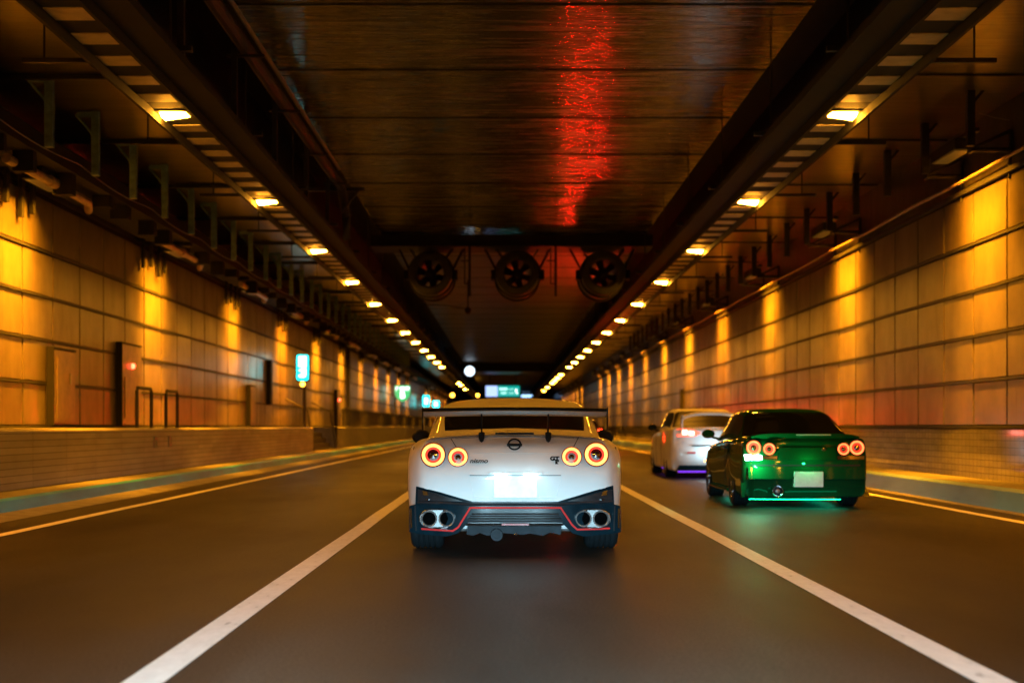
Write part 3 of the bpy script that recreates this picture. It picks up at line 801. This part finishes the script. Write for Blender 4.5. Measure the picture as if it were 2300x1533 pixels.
def conform(o, yb, off):
    for v in o.data.vertices:
        wx = o.location.x + v.co.x * o.scale.x; wz = o.location.z + v.co.y
        v.co.z = (v.co.z * .2) + (o.location.y - yb(wx, wz)) + off
    return o
def ring_lamp(t, x, y, z, r, mo, mi, tilt=0, name='tail_light', dark=.5):
    T = Matrix.Translation((x, y, z)) @ Matrix.Rotation(tilt, 4, 'X')
    o = MB().lathe([(r * 1.08, .1), (r * 1.08, -.012), (r * 1.0, -.02), (r * .98, .05)], 36, T, closed=True).build(name, M['red_glass'], t)
    MB().lathe([(r * .97, -.006), (r * .84, -.018), (r * .7, -.006)], 36, T).build('outer_ring', mo, o)
    MB().lathe([(r * .69, -.003), (r * dark, -.001)], 36, T).build('inner_ring', mi, o)
    MB().lathe([(r * dark, .0), (r * dark * .9, .03), (r * .34, .03)], 30, T).build('bowl', M['red_glass'], o)
    MB().lathe([(r * .34, .03), (r * .3, .005), (.001, -.004)], 20, T).build('reflector', M['chrome'], o)
    return o
def mirror_part(t, x, y, z, side, w_=.2, h_=.15, m=None):
    n = 14; mb = MB()
    T = Matrix.Translation((x, y, z)) @ Matrix.Diagonal((w_ / 2, .09, h_ / 2, 1))
    prof = [(.001, -.75), (.75, -.75), (.92, -.5), (1, 0), (.8, .6), (.3, .95), (.001, 1)]
    mb.lathe(prof, 20, T); mb.tube([(x - side * w_ * .3, y + .02, z - h_ * .35), (x - side * (w_ * .5 + .1), y + .05, z - h_ * .6)], .02, 6)
    o = mb.build('mirror', m or M['trim'], t)
    return o
def plate_poly(name, pts, yf, th, m, parent, cuts=None, bevel=0, nx=24):
    """flat outline in x,z bent along yf(x,z), with thickness"""
    bm = bmesh.new(); vs = [bm.verts.new((x, 0, z)) for x, z in pts]; bm.faces.new(vs)
    x0 = min(p[0] for p in pts); x1 = max(p[0] for p in pts)
    for k in range(1, nx):
        x = x0 + (x1 - x0) * k / nx
        bmesh.ops.bisect_plane(bm, geom=bm.verts[:] + bm.edges[:] + bm.faces[:], plane_co=(x, 0, 0), plane_no=(1, 0, 0))
    r = bmesh.ops.extrude_face_region(bm, geom=bm.faces[:])
    for v in [g for g in r['geom'] if isinstance(g, bmesh.types.BMVert)]: v.co.y = 1
    for v in bm.verts: v.co.y = yf(v.co.x, v.co.z) + (th if v.co.y > .5 else 0)
    bmesh.ops.recalc_face_normals(bm, faces=bm.faces[:])
    if bevel:
        ed = [e for e in bm.edges if len(e.link_faces) == 2 and e.calc_face_angle(0) > R(50)]
        bmesh.ops.bevel(bm, geom=ed, offset=bevel, segments=2, affect='EDGES', clamp_overlap=True)
    for f in bm.faces: f.smooth = True
    for e in bm.edges:
        if len(e.link_faces) == 2 and e.calc_face_angle(0) > R(35): e.smooth = False
    me = bpy.data.meshes.new(name); bm.to_mesh(me); bm.free(); me.materials.append(m)
    o = bpy.data.objects.new(name, me); C.objects.link(o); o.parent = parent; return o

# ---- the white coupe in front
def coupe():
    YR = 11.62; s = F / YR
    t = thing('sports_car', (.085, YR, 0), 'white sports coupe with a high rear wing driving in the middle lane', 'car')
    X = lambda px: (px - 1157) / s
    Zz = lambda py: CAMZ - (py - 957) / s
    P = lambda a, b_: (X(a), Zz(b_))
    wp = M['white_paint']
    c = dict(fy=[.16, .02, -.02, .05, .09, .15], cx=[.99, 1.0, .985, .93], zs=0,
             wells=[(.98, .37, .62), (3.72, .37, .64)], wr=.35,
             #     y    w    (z3 z4 z5 z6)          zb    deck crown edge
             st=[(.13, .845, (.47, .69, .86, .945), .25, 1.0, .03, .84),
                 (.38, .915, (.45, .69, .87, .95), .2, 1.005, .035, .82),
                 (.72, .95, (.42, .68, .87, .955), .17, 1.0, .035, .81),
                 (1.15, .96, (.40, .66, .86, .95), .16, .985, .03, .82),
                 (1.8, .905, (.38, .62, .82, .92), .15, .95, .03, .84),
                 (2.8, .90, (.38, .60, .78, .88), .15, .91, .04, .84),
                 (3.5, .93, (.38, .58, .76, .84), .15, .87, .05, .84),
                 (4.1, .91, (.36, .54, .68, .76), .15, .79, .05, .82),
                 (4.45, .84, (.34, .5, .6, .66), .17, .68, .05, .82)])
    surf = car_body(t, c, wp, 6, 6)
    rows = []
    for (y, a, b_, d, z4) in ((.42, (.70, .965), (.66, .985), (.58, 1.0), 1.03), (.72, (.775, .985), (.70, 1.03), (.61, 1.06), 1.085), (1.1, (.80, .985), (.735, 1.09), (.63, 1.17), 1.21),
                         (1.55, (.82, .98), (.755, 1.14), (.64, 1.285), 1.34), (2.2, (.83, .96), (.77, 1.15), (.655, 1.325), 1.39),
                         (2.85, (.83, .94), (.77, 1.12), (.64, 1.29), 1.36), (3.35, (.81, .92), (.74, 1.02), (.61, 1.11), 1.15), (3.75, (.78, .85), (.7, .89), (.56, .92), .94)):
        rows.append([(a[0], y, a[1]), (b_[0], y, b_[1]), (d[0], y, d[1]), (d[0] * .55, y, z4 - .012), (0, y, z4)])
    cabin(t, rows, wp, M['glass'], (1.05, 2.32, 1.95, 4), (2.6, 5.6, .35, 1.75), (5.1, 6.7, 1.9, 4))
    # dark roof strips
    for sx in (-1, 1):
        MB().tube([(sx * .52, 1.6, 1.305), (sx * .53, 1.9, 1.345), (sx * .53, 2.2, 1.362)], .008, 6).build('roof_strip', M['seam'], t)
    # wing
    zt = Zz(913) - .036; Xw = X(1363)
    wy = .02
    prof = [(-.0, .0), (.04, .014), (.16, .02), (.30, .0), (.3, -.012), (.16, -.022), (.03, -.03), (-.012, -.012)]
    mb = MB(); rws = []
    for x in np.linspace(-Xw, Xw, 25):
        up = .012 * (1 - (x / Xw) ** 2)
        rws.append([(x, wy + a, zt + up + b_ - .125 * a) for a, b_ in prof + [prof[0]]])
    mb.grid(rws); wing = mb.build('rear_wing', wp, t, auto=50)
    mb = MB()
    mb.grid([[(x, wy + a, zt + .012 * (1 - (x / Xw) ** 2) + b_) for a, b_ in ((-.014, -.004), (-.018, .012), (-.002, .02), (.06, .022))] for x in np.linspace(-Xw, Xw, 25)])
    mb.build('gurney_flap', M['trim'], wing)
    for sx in (-1, 1):
        prism([(0, 0), (0, 0)] and [(-.01, .035), (.33, .04), (.31, -.10), (.24, -.165), (.03, -.16), (-.01, -.09)], 0, .012)
        ep = MB().add([(sx * (Xw + d), wy + a, zt + b_) for d in (0, .012) for a, b_ in ((-.02, .03), (.33, .03), (.31, -.08), (.22, -.16), (.02, -.16), (-.02, -.1))],
                      [(0, 1, 2, 3, 4, 5), (11, 10, 9, 8, 7, 6)] + [(i, (i + 1) % 6, 6 + (i + 1) % 6, 6 + i) for i in range(6)])
        ep.build('endplate', M['carbon'], wing, smooth=False)
        xs = sx * .283
        # swan-neck stay and its foot
        MB().add([(xs + d, a, b_) for d in (-.006, .006) for a, b_ in ((.06, zt - .01), (.16, zt - .01), (.26, Zz(975)), (.12, Zz(980)))],
                 [(0, 1, 2, 3), (7, 6, 5, 4)] + [(i, (i + 1) % 4, 4 + (i + 1) % 4, 4 + i) for i in range(4)]).build('stay', M['trim'], wing, smooth=False)
        plate_poly('stay_foot', [(xs - .026, Zz(970)), (xs + .026, Zz(970)), (xs + .024, Zz(984)), (xs + .012, Zz(993)), (xs - .012, Zz(993)), (xs - .024, Zz(984))], lambda x, z: .065, .09, M['trim'], wing, bevel=.006, nx=2)
    # shut lines of the boot lid, high brake lamp
    fyf = lambda z: np.interp(z, [.22, .47, .69, .86, .945, 1.0], [.16, .02, -.02, .05, .09, .15])
    yb = lambda x, z: surf(x, z, float(fyf(z)) + .06)
    def line(pts, r=.0035, m=M['seam'], off=-.0, name='panel_gap'):
        fine = []
        for (a, b_) in zip(pts[:-1], pts[1:]):
            for k in range(7): fine.append((a[0] + (b_[0] - a[0]) * k / 6, a[1] + (b_[1] - a[1]) * k / 6))
        return MB().tube([(x, yb(x, z) + off, z) for x, z in fine], r, 6).build(name, m, t)
    line([P(1012, 985), P(1024, 1003)]); line([P(1302, 982), P(1290, 1002)])
    line([P(1022, 985), P(1080, 981), P(1157, 979), P(1234, 981), P(1292, 984)], .002)
    line([P(1060, 1017), P(1255, 1017)], .003, wp)
    hb = plate_poly('high_brake_light', [P(1113, 971), P(1199, 971), P(1200, 975.5), P(1112, 975.5)], lambda x, z: .085, .05, M['satin'], t, nx=2)
    mb = MB()
    for k in range(22):
        x = X(1115) + (X(1197) - X(1115)) * (k + .5) / 22; mb.box(x - .004, x + .004, .076, .083, Zz(974.8), Zz(971.8))
    mb.build('diode_row', M['under'], hb, smooth=False)
    # lights
    for (px, py, r) in ((973, 1021.5, .098), (1340, 1020.5, .098)):
        ring_lamp(t, X(px), yb(X(px), Zz(py)) - .035, Zz(py), r, M['ring_out'], M['ring_in'], R(-12))
    for (px, py, r) in ((1029, 1026.5, .08), (1284.5, 1025.5, .08)):
        ring_lamp(t, X(px), yb(X(px), Zz(py)) - .01, Zz(py), r, M['ring_out'], M['ring_in'], R(-12), dark=.45)
    # badge and lettering
    bz = Zz(998.5); y_ = yb(0, bz) - .004
    bd = MB().lathe([(.050, -.004), (.058, -.01), (.05, -.016), (.043, -.01)], 32, Matrix.Translation((X(1156), y_, bz)) @ Matrix.Rotation(R(-30), 4, 'X'), closed=True).build('badge', M['trim'], t)
    MB().cbox((X(1156), y_ - .02, bz), (.128, .008, .024)).build('badge_bar', M['trim'], bd, smooth=False)
    text_obj('badge_lettering', 'NISSAN', .02, M['under'], (X(1156), y_ - .026, bz), bd, wx=1.0)
    z_ = Zz(1034.5); conform(text_obj('lettering', 'nismo', .05, M['trim'], (X(1075.5), 0, z_), t, shear=.25, bold=.0012, wx=1.25), yb, .014)
    z_ = Zz(1031); conform(text_obj('lettering', 'GT', .045, M['trim'], (X(1246), 0, z_ + .006), t, bold=.003, wx=1.25), yb, .014)
    z_ = Zz(1036); conform(text_obj('lettering', 'R', .05, M['trim'], (X(1252), 0, z_ - .002), t, bold=.003, wx=1.25), yb, .014)
    # plate recess
    line([P(1054, 1064.5), P(1262, 1064.5)], .006, wp, .0, 'recess_lip'); line([P(1056, 1066.5), P(1260, 1066.5)], .003, M['seam'], -.0, 'recess_shadow_gap')  # dark line drawn in for the shade under the recess lip
    line([P(1054, 1066), P(1065, 1115), P(1250, 1117)], .006, wp, .004, 'recess_lip'); line([P(1262, 1066), P(1249, 1117)], .006, wp, .004, 'recess_lip')
    np_ = MB().box(X(1109), X(1207), -.062, -.05, Zz(1116), Zz(1072)).build('number_plate', M['plate'], t, smooth=True, bevel=.003)
    for px in (1126, 1192):
        MB().box(X(px) - .05, X(px) + .05, -.085, -.055, Zz(1066.5), Zz(1064)).build('plate_lamp', M['plate_lamp'], t, smooth=False)
    for px in (1124, 1194): lamp_light('plate_glow', (X(px), -.19, Zz(1068)), .75, (.45, .86, 1), t, .03)
    MB().box(X(1098), X(1218), -.075, -.03, Zz(1064.2), Zz(1059)).build('boot_handle', wp, t, smooth=True, bevel=.006)
    # dark lower bumper
    yd = lambda x, z: -.075 + .19 * (abs(x) / .93) ** 4
    bmp_ = plate_poly('rear_bumper', [P(934, 1092), P(950, 1095), P(985, 1103), P(1062, 1125), P(1252, 1125), P(1330, 1102), P(1365, 1093), P(1379, 1090), P(1381, 1133), P(1396, 1137), P(1397, 1196), P(1370, 1199), P(1310, 1203),
                                     P(1285, 1195), P(1262, 1172), P(1052, 1172), P(1030, 1195), P(1004, 1203), P(945, 1199), P(918, 1196), P(918, 1137), P(932, 1133)], yd, .14, M['satin'], t, bevel=.008, nx=36)
    # sculpted ridges
    def bar(pts, r, m, name, off=-.012, n=6):
        fine = []
        for (a, b_) in zip(pts[:-1], pts[1:]):
            for k in range(n + 1): fine.append((a[0] + (b_[0] - a[0]) * k / n, a[1] + (b_[1] - a[1]) * k / n))
        return MB().tube([(x, yd(x, z) + off, z) for x, z in fine], r, 8).build(name, m, bmp_)
    bar([P(947, 1187), P(1018, 1190), P(1030, 1182), P(1057, 1138.5), P(1259, 1138.5), P(1284, 1176), P(1296, 1187), P(1370, 1186)], .0085, M['red_trim'], 'red_stripe', -.014)
    bar([P(938, 1128), P(1000, 1128), P(1060, 1131), P(1254, 1131), P(1310, 1127), P(1376, 1126)], .012, M['carbon'], 'ridge', -.004)
    for sx in (-1, 1):
        q = lambda a: 1157 + sx * (a - 1157)
        plate_poly('side_vent', [P(q(938), 1099), P(q(975), 1106), P(q(1040), 1124), P(q(1000), 1124), P(q(938), 1124)][:: sx], lambda x, z: yd(x, z) - .012, .03, M['carbon'], bmp_, nx=8)
        plate_poly('reflector_strip', [P(q(949), 1100), P(q(961), 1103), P(q(963), 1112), P(q(951), 1111)][::sx], lambda x, z: yd(x, z) - .02, .01, M['chrome'], bmp_, nx=2)
        bar([P(q(957), 1121), P(q(964), 1121)], .007, M['chrome'], 'vent_glint', -.02)
        plate_poly('side_gill', [P(q(920), 1142), P(q(924), 1142), P(q(925), 1185), P(q(921), 1188)][::sx], lambda x, z: yd(x, z) - .01, .02, M['chrome'], bmp_, nx=2)
        bar([P(q(932), 1136), P(q(933), 1165), P(q(934), 1192)], .007, M['carbon'], 'corner_edge', -.012)
        # exhaust surround and twin tips
        cxp = q(984.5); cx_, cz_ = X(cxp), Zz(1163)
        sur = []
        for k in range(28):
            a = 2 * math.pi * k / 28; ca, sa = math.cos(a), math.sin(a)
            sur.append((cx_ + .15 * abs(ca) ** .75 * (1 if ca > 0 else -1), cz_ + .078 * abs(sa) ** .8 * (1 if sa > 0 else -1)))
        yy = yd(cx_, cz_)
        ex = MB().tube([(x, yy - .012, z) for x, z in sur + [sur[0]]], .007, 8).build('exhaust', M['chrome'], t)
        plate_poly('exhaust_recess', sur, lambda x, z: yy - .01, .012, M['carbon'], ex, nx=4)
        for d in (-.0735, .0735):
            T = Matrix.Translation((cx_ + d, yy - .05, cz_))
            MB().lathe([(.068, .06), (.068, .0), (.064, -.006), (.058, 0), (.055, .03), (.05, .058)], 28, T).build('exhaust_tip', M['steel'], ex)
            MB().lathe([(.001, .03), (.054, .035)], 24, T).build('exhaust_core', M['void'], ex)
    # centre grille with chrome-lit fins
    for k, py in enumerate((1152, 1157, 1162.5, 1168)):
        MB().tube([(X(1060 - k * 3.4), -.085, Zz(py)), (X(1254 + k * 3.2), -.085, Zz(py))], .0065, 8).build('grille_fin', M['chrome'] if k % 2 == 0 else M['carbon'], bmp_)
    MB().box(X(1127), X(1188), -.105, -.08, Zz(1177), Zz(1173)).build('reflector', M['red_glass'], bmp_, smooth=False)
    MB().tube([(X(1046), -.09, Zz(1176)), (X(1265), -.09, Zz(1176))], .008, 8).build('splitter_edge', M['chrome'], bmp_)
    plate_poly('diffuser_plate', [P(1050, 1182), P(1262, 1182), P(1260, 1201), P(1236, 1196), P(1220, 1203), P(1190, 1198), P(1176, 1201), P(1130, 1197), P(1095, 1203), P(1078, 1197), P(1062, 1203), P(1048, 1200)],
               lambda x, z: .05, .5, M['under'], bmp_, nx=10)
    MB().lathe([(.03, -.02), (.05, -.02), (.05, .12), (.03, .12)], 24, Matrix.Translation((X(1116), -.02, Zz(1200))), closed=True).lathe([(.001, .0), (.03, .0)], 20, Matrix.Translation((X(1116), -.02, Zz(1200)))).build('tow_eye', M['under'], bmp_)
    MB().lathe([(.001, -.02), (.012, -.015), (.014, .02)], 12, Matrix.Translation((X(1159), .03, Zz(1200)))).build('bolt', M['chrome'], bmp_)
    for sx in (-1, 1):
        wheel(t, sx * .785, .98, .352, .29, sx); wheel(t, sx * .80, 3.72, .352, .26, sx)
        mirror_part(t, sx * .965, 2.95, .995, sx, .2, .155)
    # fender seam on the side
    for sx in (-1, 1):
        MB().tube([(sx * .868, .3, .93), (sx * .905, .38, .8), (sx * .92, .5, .66), (sx * .93, .6, .62)], .003, 6).build('panel_gap', M['seam'], t)
coupe()

# ---- generic saloon bodies
def saloon(name, YR, CX, label, wp, HH, W, deck, glass, wells, wr, sharp=1.0):
    t = thing(name, (CX, YR, 0), label, 'car')
    c = dict(fy=[.10, .0, -.01, .035, .05, .09], cx=[.99, 1.0, .985, .965], zs=0, wells=[(wells[0], wr + .035, W - .26), (wells[1], wr + .035, W - .26)], wr=wr,
             st=[(.10, W * .96, (.36, .58, .80, deck - .06), .17, deck - .005, .02, .89),
                 (.32, W * .985, (.36, .58, .8, deck - .05), .16, deck, .02, .87),
                 (wells[0], W * 1.01, (.36, .58, .8, deck - .05), .16, deck, .02, .86),
                 (1.6, W * .985, (.34, .55, .78, deck - .06), .17, deck - .01, .02, .86),
                 (2.6, W * .98, (.34, .55, .75, deck - .1), .17, deck - .06, .03, .86),
                 (wells[1], W * 1.0, (.34, .52, .7, deck - .18), .17, deck - .14, .04, .86),
                 (4.0, W * .97, (.32, .48, .64, deck - .26), .17, deck - .22, .04, .84),
                 (4.3, W * .88, (.32, .45, .56, deck - .34), .2, deck - .3, .03, .82)])
    surf = car_body(t, c, wp)
    k = W / .86; z0 = deck; rows = []
    for (y, fa, fz, fb) in ((.55, .86, 0, .85), (.8, .87, .06, .82), (1.45, .88, .9, .66), (2.1, .89, 1.0, .665), (2.8, .885, .93, .65), (3.35, .87, .25, .68), (3.6, .84, .0, .7)):
        zt_ = z0 + (HH - z0) * fz + .005
        b0 = z0 - .03 - (0.04 if y > 2.2 else 0)
        rows.append([(W * fa, y, b0), (W * (fa * .55 + fb * .45), y, b0 + (zt_ - b0) * .5), (W * fb, y, zt_ - .045 * max(fz, .3)), (W * fb * .6, y, zt_ - .008), (0, y, zt_)])
    cabin(t, rows, wp, glass, (1.02, 1.93, 1.82, 4), (1.5, 4.7, .3, 1.7), (4.1, 5.5, 1.85, 4))
    for sx in (-1, 1):
        wheel(t, sx * (W - .12), wells[0], wr, .235, sx, 6); wheel(t, sx * (W - .12), wells[1], wr, .235, sx, 6)
    return t, surf

def green_saloon():
    YR = 18.45; s = F / YR; CX = (1809.5 - 1134) / s
    t, surf = saloon('saloon_car', YR, CX, 'dark green two-door car with round tail lights in the right lane', M['green_paint'], 1.36, .865, .95, M['glass'], (.92, 3.58), .325)
    X = lambda px: (px - 1809.5) / s
    Zz = lambda py: CAMZ - (py - 957) / s
    P = lambda a, b_: (X(a), Zz(b_))
    fyf = lambda z: np.interp(z, [.17, .36, .58, .8, .89, .945], [.10, 0, -.01, .035, .05, .09])
    yb = lambda x, z: surf(x, z, .1)
    # boot lip
    t.rotation_euler.z = R(-1.4)
    mb = MB(); rws = []
    for x in np.linspace(-.72, .72, 19):
        e = max(0, 1 - (abs(x) / .73) ** 6)
        rws.append([(x, .16, .945), (x, .08, .955 + .02 * e), (x, .02, .965 + .045 * e), (x, .025, .955 + .03 * e), (x, .07, .94)])
    mb.grid(rws); lip = mb.build('boot_spoiler', M['green_paint'], t)
    MB().box(-.12, .34, .012, .022, .985, .999).build('high_brake_light', mat('brake_lens', (.55, .6, .62), .2), lip, smooth=False)
    for (px, py, r) in ((1694, 1005, .098), (1925, 1005, .098), (1728, 1008, .08), (1894, 1008, .08)):
        x, z = X(px), Zz(py)
        o = ring_lamp(t, x, yb(x, z) - .02, z, r, M['ring_r'], M['ring_in'], R(-6), dark=.38)
    lamp_light('reverse_glow', (-.72, -.2, .62), 22, (.12, 1, .42), t)  # added green point light, set off the reversing lamp to spread its spill
    lamp_light('boot_fill', (.0, -.24, .66), 3.4, (.02, 1, .25), t)  # unseen green point light added to brighten the boot and bumper
    # lower lamp strips: left reversing lamp lit
    rl = plate_poly('reverse_light', [P(1674, 1021), P(1711, 1022), P(1711, 1032), P(1676, 1033)], lambda x, z: yb(x, z) - .012, .02, M['reverse'], t, nx=4)
    plate_poly('lamp_strip', [P(1714, 1023), P(1745, 1023), P(1745, 1031), P(1714, 1031)], lambda x, z: yb(x, z) - .008, .02, M['chrome'], t, nx=3)
    plate_poly('lamp_strip', [P(1880, 1023), P(1943, 1023), P(1942, 1031), P(1880, 1031)], lambda x, z: yb(x, z) - .008, .02, M['chrome'], t, nx=3)
    plate_poly('boot_panel', [P(1750, 1004), P(1874, 1004), P(1877, 1032), P(1747, 1032)], lambda x, z: yb(x, z) - .03 - .03 * (z < Zz(1020)), .05, M['green_paint'], t, bevel=.006, nx=8)
    plate_poly('panel_gap', [P(1668, 1042.5), P(1951, 1042.5), P(1951, 1046), P(1668, 1046)], lambda x, z: yb(x, z) - .004, .02, M['seam'], t, nx=14)
    MB().tube([(x, yb(x, .3) - .075, .135) for x in np.linspace(-.76, .45, 9)], .006, 6).build('glow_strip', M['green_glow'], t)
    bp = plate_poly('rear_bumper', [P(1666, 1048), P(1953, 1048), P(1955, 1075), P(1666, 1075)], lambda x, z: yb(x, z) - .055 - .03 * (z < Zz(1060)), .09, M['green_paint'], t, bevel=.012, nx=20)
    plate_poly('lower_bumper', [P(1668, 1077), P(1954, 1077), P(1956, 1114), P(1850, 1115), P(1762, 1114), P(1761, 1094), P(1726, 1094), P(1724, 1116), P(1668, 1117)], lambda x, z: yb(x, z) - .045, .06, M['green_paint'], t, bevel=.01, nx=22)
    MB().tube([(x, yb(x, .3) - .035, Zz(1092)) for x in np.linspace(X(1766), X(1944), 9)], .008, 6).build('bumper_crease', M['green_paint'], bp)
    MB().box(X(1780), X(1844), -.15, -.05, Zz(1092), Zz(1058)).build('number_plate', M['plate'], t, smooth=True, bevel=.004)
    T = Matrix.Translation((X(1743), -.16, Zz(1101)))
    ex = MB().lathe([(.07, .3), (.075, 0), (.07, -.01), (.06, 0), (.055, .1)], 28, T).build('exhaust', M['chrome'], t)
    MB().lathe([(.001, .0), (.03, .01), (.035, .05), (.055, .1)], 24, T).build('exhaust_core', M['steel'], ex)
    MB().lathe([(.012, -.002), (.03, -.006), (.022, -.012), (.012, -.012)], 20, Matrix.Translation((X(1849), yb(.2, .79) - .03, Zz(1009))) @ Matrix.Diagonal((1, 1, .7, 1)), closed=True).build('badge', M['chrome'], t)
    for sx in (-1, 1): mirror_part(t, sx * .96, 2.75, .99, sx, .2, .14, M['green_paint'])
    # teal underglow tubes
    for sx in (-1, 1): MB().tube([(sx * .62, 1.2, .15), (sx * .62, 3.3, .15)], .014, 6).build('underglow_tube', M['teal_glow'], t)
    MB().tube([(-.66, .5, .15), (.66, .5, .15)], .014, 6).build('underglow_tube', M['teal_glow'], t)
    # side skirt, door seam, door handle, pillar trims
    for sx in (-1, 1):
        MB().tube([(sx * .858, 1.62, .88), (sx * .862, 1.6, .6), (sx * .85, 1.68, .3)], .0035, 5).build('panel_gap', M['seam'], t)
        MB().tube([(sx * .85, 1.3, .2), (sx * .85, 3.2, .2)], .03, 6).build('side_skirt', M['green_paint'], t)
        MB().cbox((sx * .862, 1.85, .8), (.02, .18, .03)).build('door_handle', M['green_paint'], t, smooth=True, bevel=.006)
        MB().cbox((sx * .868, 3.95, .55), (.012, .08, .04)).build('side_marker', M['amber'], t, smooth=False)
    mb = MB().box(.12, .46, 1.02, 1.05, 1.06, 1.075); mb.build('wiper', M['satin'], t, smooth=False)
green_saloon()

def white_saloon():
    YR = 29.4; s = F / YR; CX = (1600 - 1134) / s
    t, surf = saloon('saloon_car', YR, CX, 'white four-door saloon with a boot wing, farther ahead in the right lane', M['white_paint'], 1.5, .9, 1.06, M['glass_clear'], (.95, 3.6), .33)
    X = lambda px: (px - 1586) / s
    Zz = lambda py: CAMZ - (py - 957) / s
    P = lambda a, b_: (X(a), Zz(b_))
    yb = lambda x, z: surf(x, z, .1)
    # tall boot wing
    xw = X(1660) * 1.0; zt = Zz(926)
    mb = MB(); rws = []
    for x in np.linspace(-.62, .62, 21):
        up = zt - .1 * (abs(x) / .62) ** 3
        rws.append([(x, -.03, up), (x, .1, up + .03), (x, .25, up + .01), (x, .24, up - .05), (x, .1, up - .055), (x, -.03, up - .05), (x, -.03, up)])
    mb.grid(rws); wing = mb.build('rear_wing', M['white_paint'], t)
    for sx in (-1, 1):
        MB().add([(sx * (.62 + d), a, b_) for d in (-.0, .03) for a, b_ in ((-.03, zt - .06), (.26, zt - .08), (.32, 1.05), (.08, 1.03))],
                 [(0, 1, 2, 3), (7, 6, 5, 4)] + [(i, (i + 1) % 4, 4 + (i + 1) % 4, 4 + i) for i in range(4)]).build('wing_support', M['white_paint'], wing, smooth=False)
        q = lambda a: 1586 + sx * (a - 1586)
        tl = plate_poly('tail_light', [P(q(1508), 964), P(q(1517), 962), P(q(1540), 964), P(q(1560), 972), P(q(1548), 978), P(q(1508), 979)][:: (1 if sx < 0 else -1)], lambda x, z: yb(x, z) - .01, .03, M['tail'], t, nx=6)
        plate_poly('lamp_core', [P(q(1519), 965), P(q(1530), 965), P(q(1530), 976), P(q(1519), 976)], lambda x, z: yb(x, z) - .016, .006, M['tail_hot'], tl, nx=2)
        plate_poly('lamp_core', [P(q(1533), 967), P(q(1546), 968), P(q(1545), 977), P(q(1533), 977)], lambda x, z: yb(x, z) - .016, .006, M['tail_hot'], tl, nx=2)
        plate_poly('reflector', [P(q(1529), 1014), P(q(1548), 1014), P(q(1547), 1018), P(q(1530), 1018)], lambda x, z: -.06, .02, M['red_trim'], t, nx=2)
        mirror_part(t, sx * .98, 2.75, 1.08, sx, .22, .16, M['satin'])
        MB().tube([(sx * .7, 1.2, .14), (sx * .7, 3.3, .14)], .016, 6).build('underglow_tube', M['purple_glow'], t)
        for yy in (1.75, 2.75): MB().tube([(sx * .89, yy, 1.0), (sx * .9, yy, .6), (sx * .885, yy, .25)], .004, 5).build('panel_gap', M['seam'], t)
        MB().cbox((sx * .885, 1.95, .88), (.02, .18, .03)).build('door_handle', M['white_paint'], t, smooth=True, bevel=.005)
    MB().tube([(-.68, .4, .13), (.68, .4, .13)], .02, 6).build('underglow_tube', M['purple_glow'], t)
    plate_poly('boot_strip', [P(1540, 999), P(1632, 999), P(1632, 1002), P(1540, 1002)], lambda x, z: -.05, .02, M['seam'], t, nx=6)
    MB().box(-.17, .17, -.06, -.045, Zz(1034), Zz(1010)).build('number_plate', M['plate'], t, smooth=True, bevel=.003)
    for sx in (-.1, .1): MB().box(sx - .03, sx + .03, -.08, -.05, Zz(1008), Zz(1005)).build('plate_lamp', M['plate_lamp'], t, smooth=False)
    for sx in (-.12, .12): lamp_light('plate_glow', (sx, -.35, .62), 8.0, (.5, .85, 1), t, .03)  # unseen point lights added behind the plate lamps to brighten the rear
    plate_poly('diffuser', [P(1512, 1044), P(1660, 1044), P(1668, 1056), P(1504, 1056)], lambda x, z: -.03, .1, M['satin'], t, nx=8)
    MB().tube([(-.5, .65, 1.2), (0, .62, 1.22), (.5, .65, 1.2)], .006, 5).build('heater_line', M['seam'], t)
    MB().add([(-.02, 1.6, 1.47), (.02, 1.6, 1.47), (0, 1.55, 1.55), (-.02, 1.75, 1.48), (.02, 1.75, 1.48)], [(0, 1, 2), (0, 2, 3), (1, 4, 2), (3, 2, 4)]).build('antenna_fin', M['white_paint'], t, smooth=False)
white_saloon()

def far_car():
    YR = 60; s = F / YR; CX = (1313 - 1134) / s
    t, surf = saloon('saloon_car', YR, CX, 'distant grey saloon with glaring red tail lights half hidden by the white coupe', M['grey_paint'], 1.42, .86, 1.0, M['glass'], (.95, 3.6), .32)
    for sx in (-1, 1):
        MB().box(*sorted((sx * .62, sx * .8)), -.045, -.0, .74, .86).build('tail_light', M['tail_far'], t, smooth=True, bevel=.01)
        mirror_part(t, sx * .95, 2.75, 1.02, sx)
    MB().box(-.3, .3, -.0, .03, 1.0, 1.05).build('high_brake_light', M['tail_far'], t, smooth=True, bevel=.008)  # lamp added to join the two red streaks on the ceiling
    MB().box(-.17, .17, -.06, -.045, .5, .66).build('number_plate', M['plate'], t, smooth=False)
far_car()
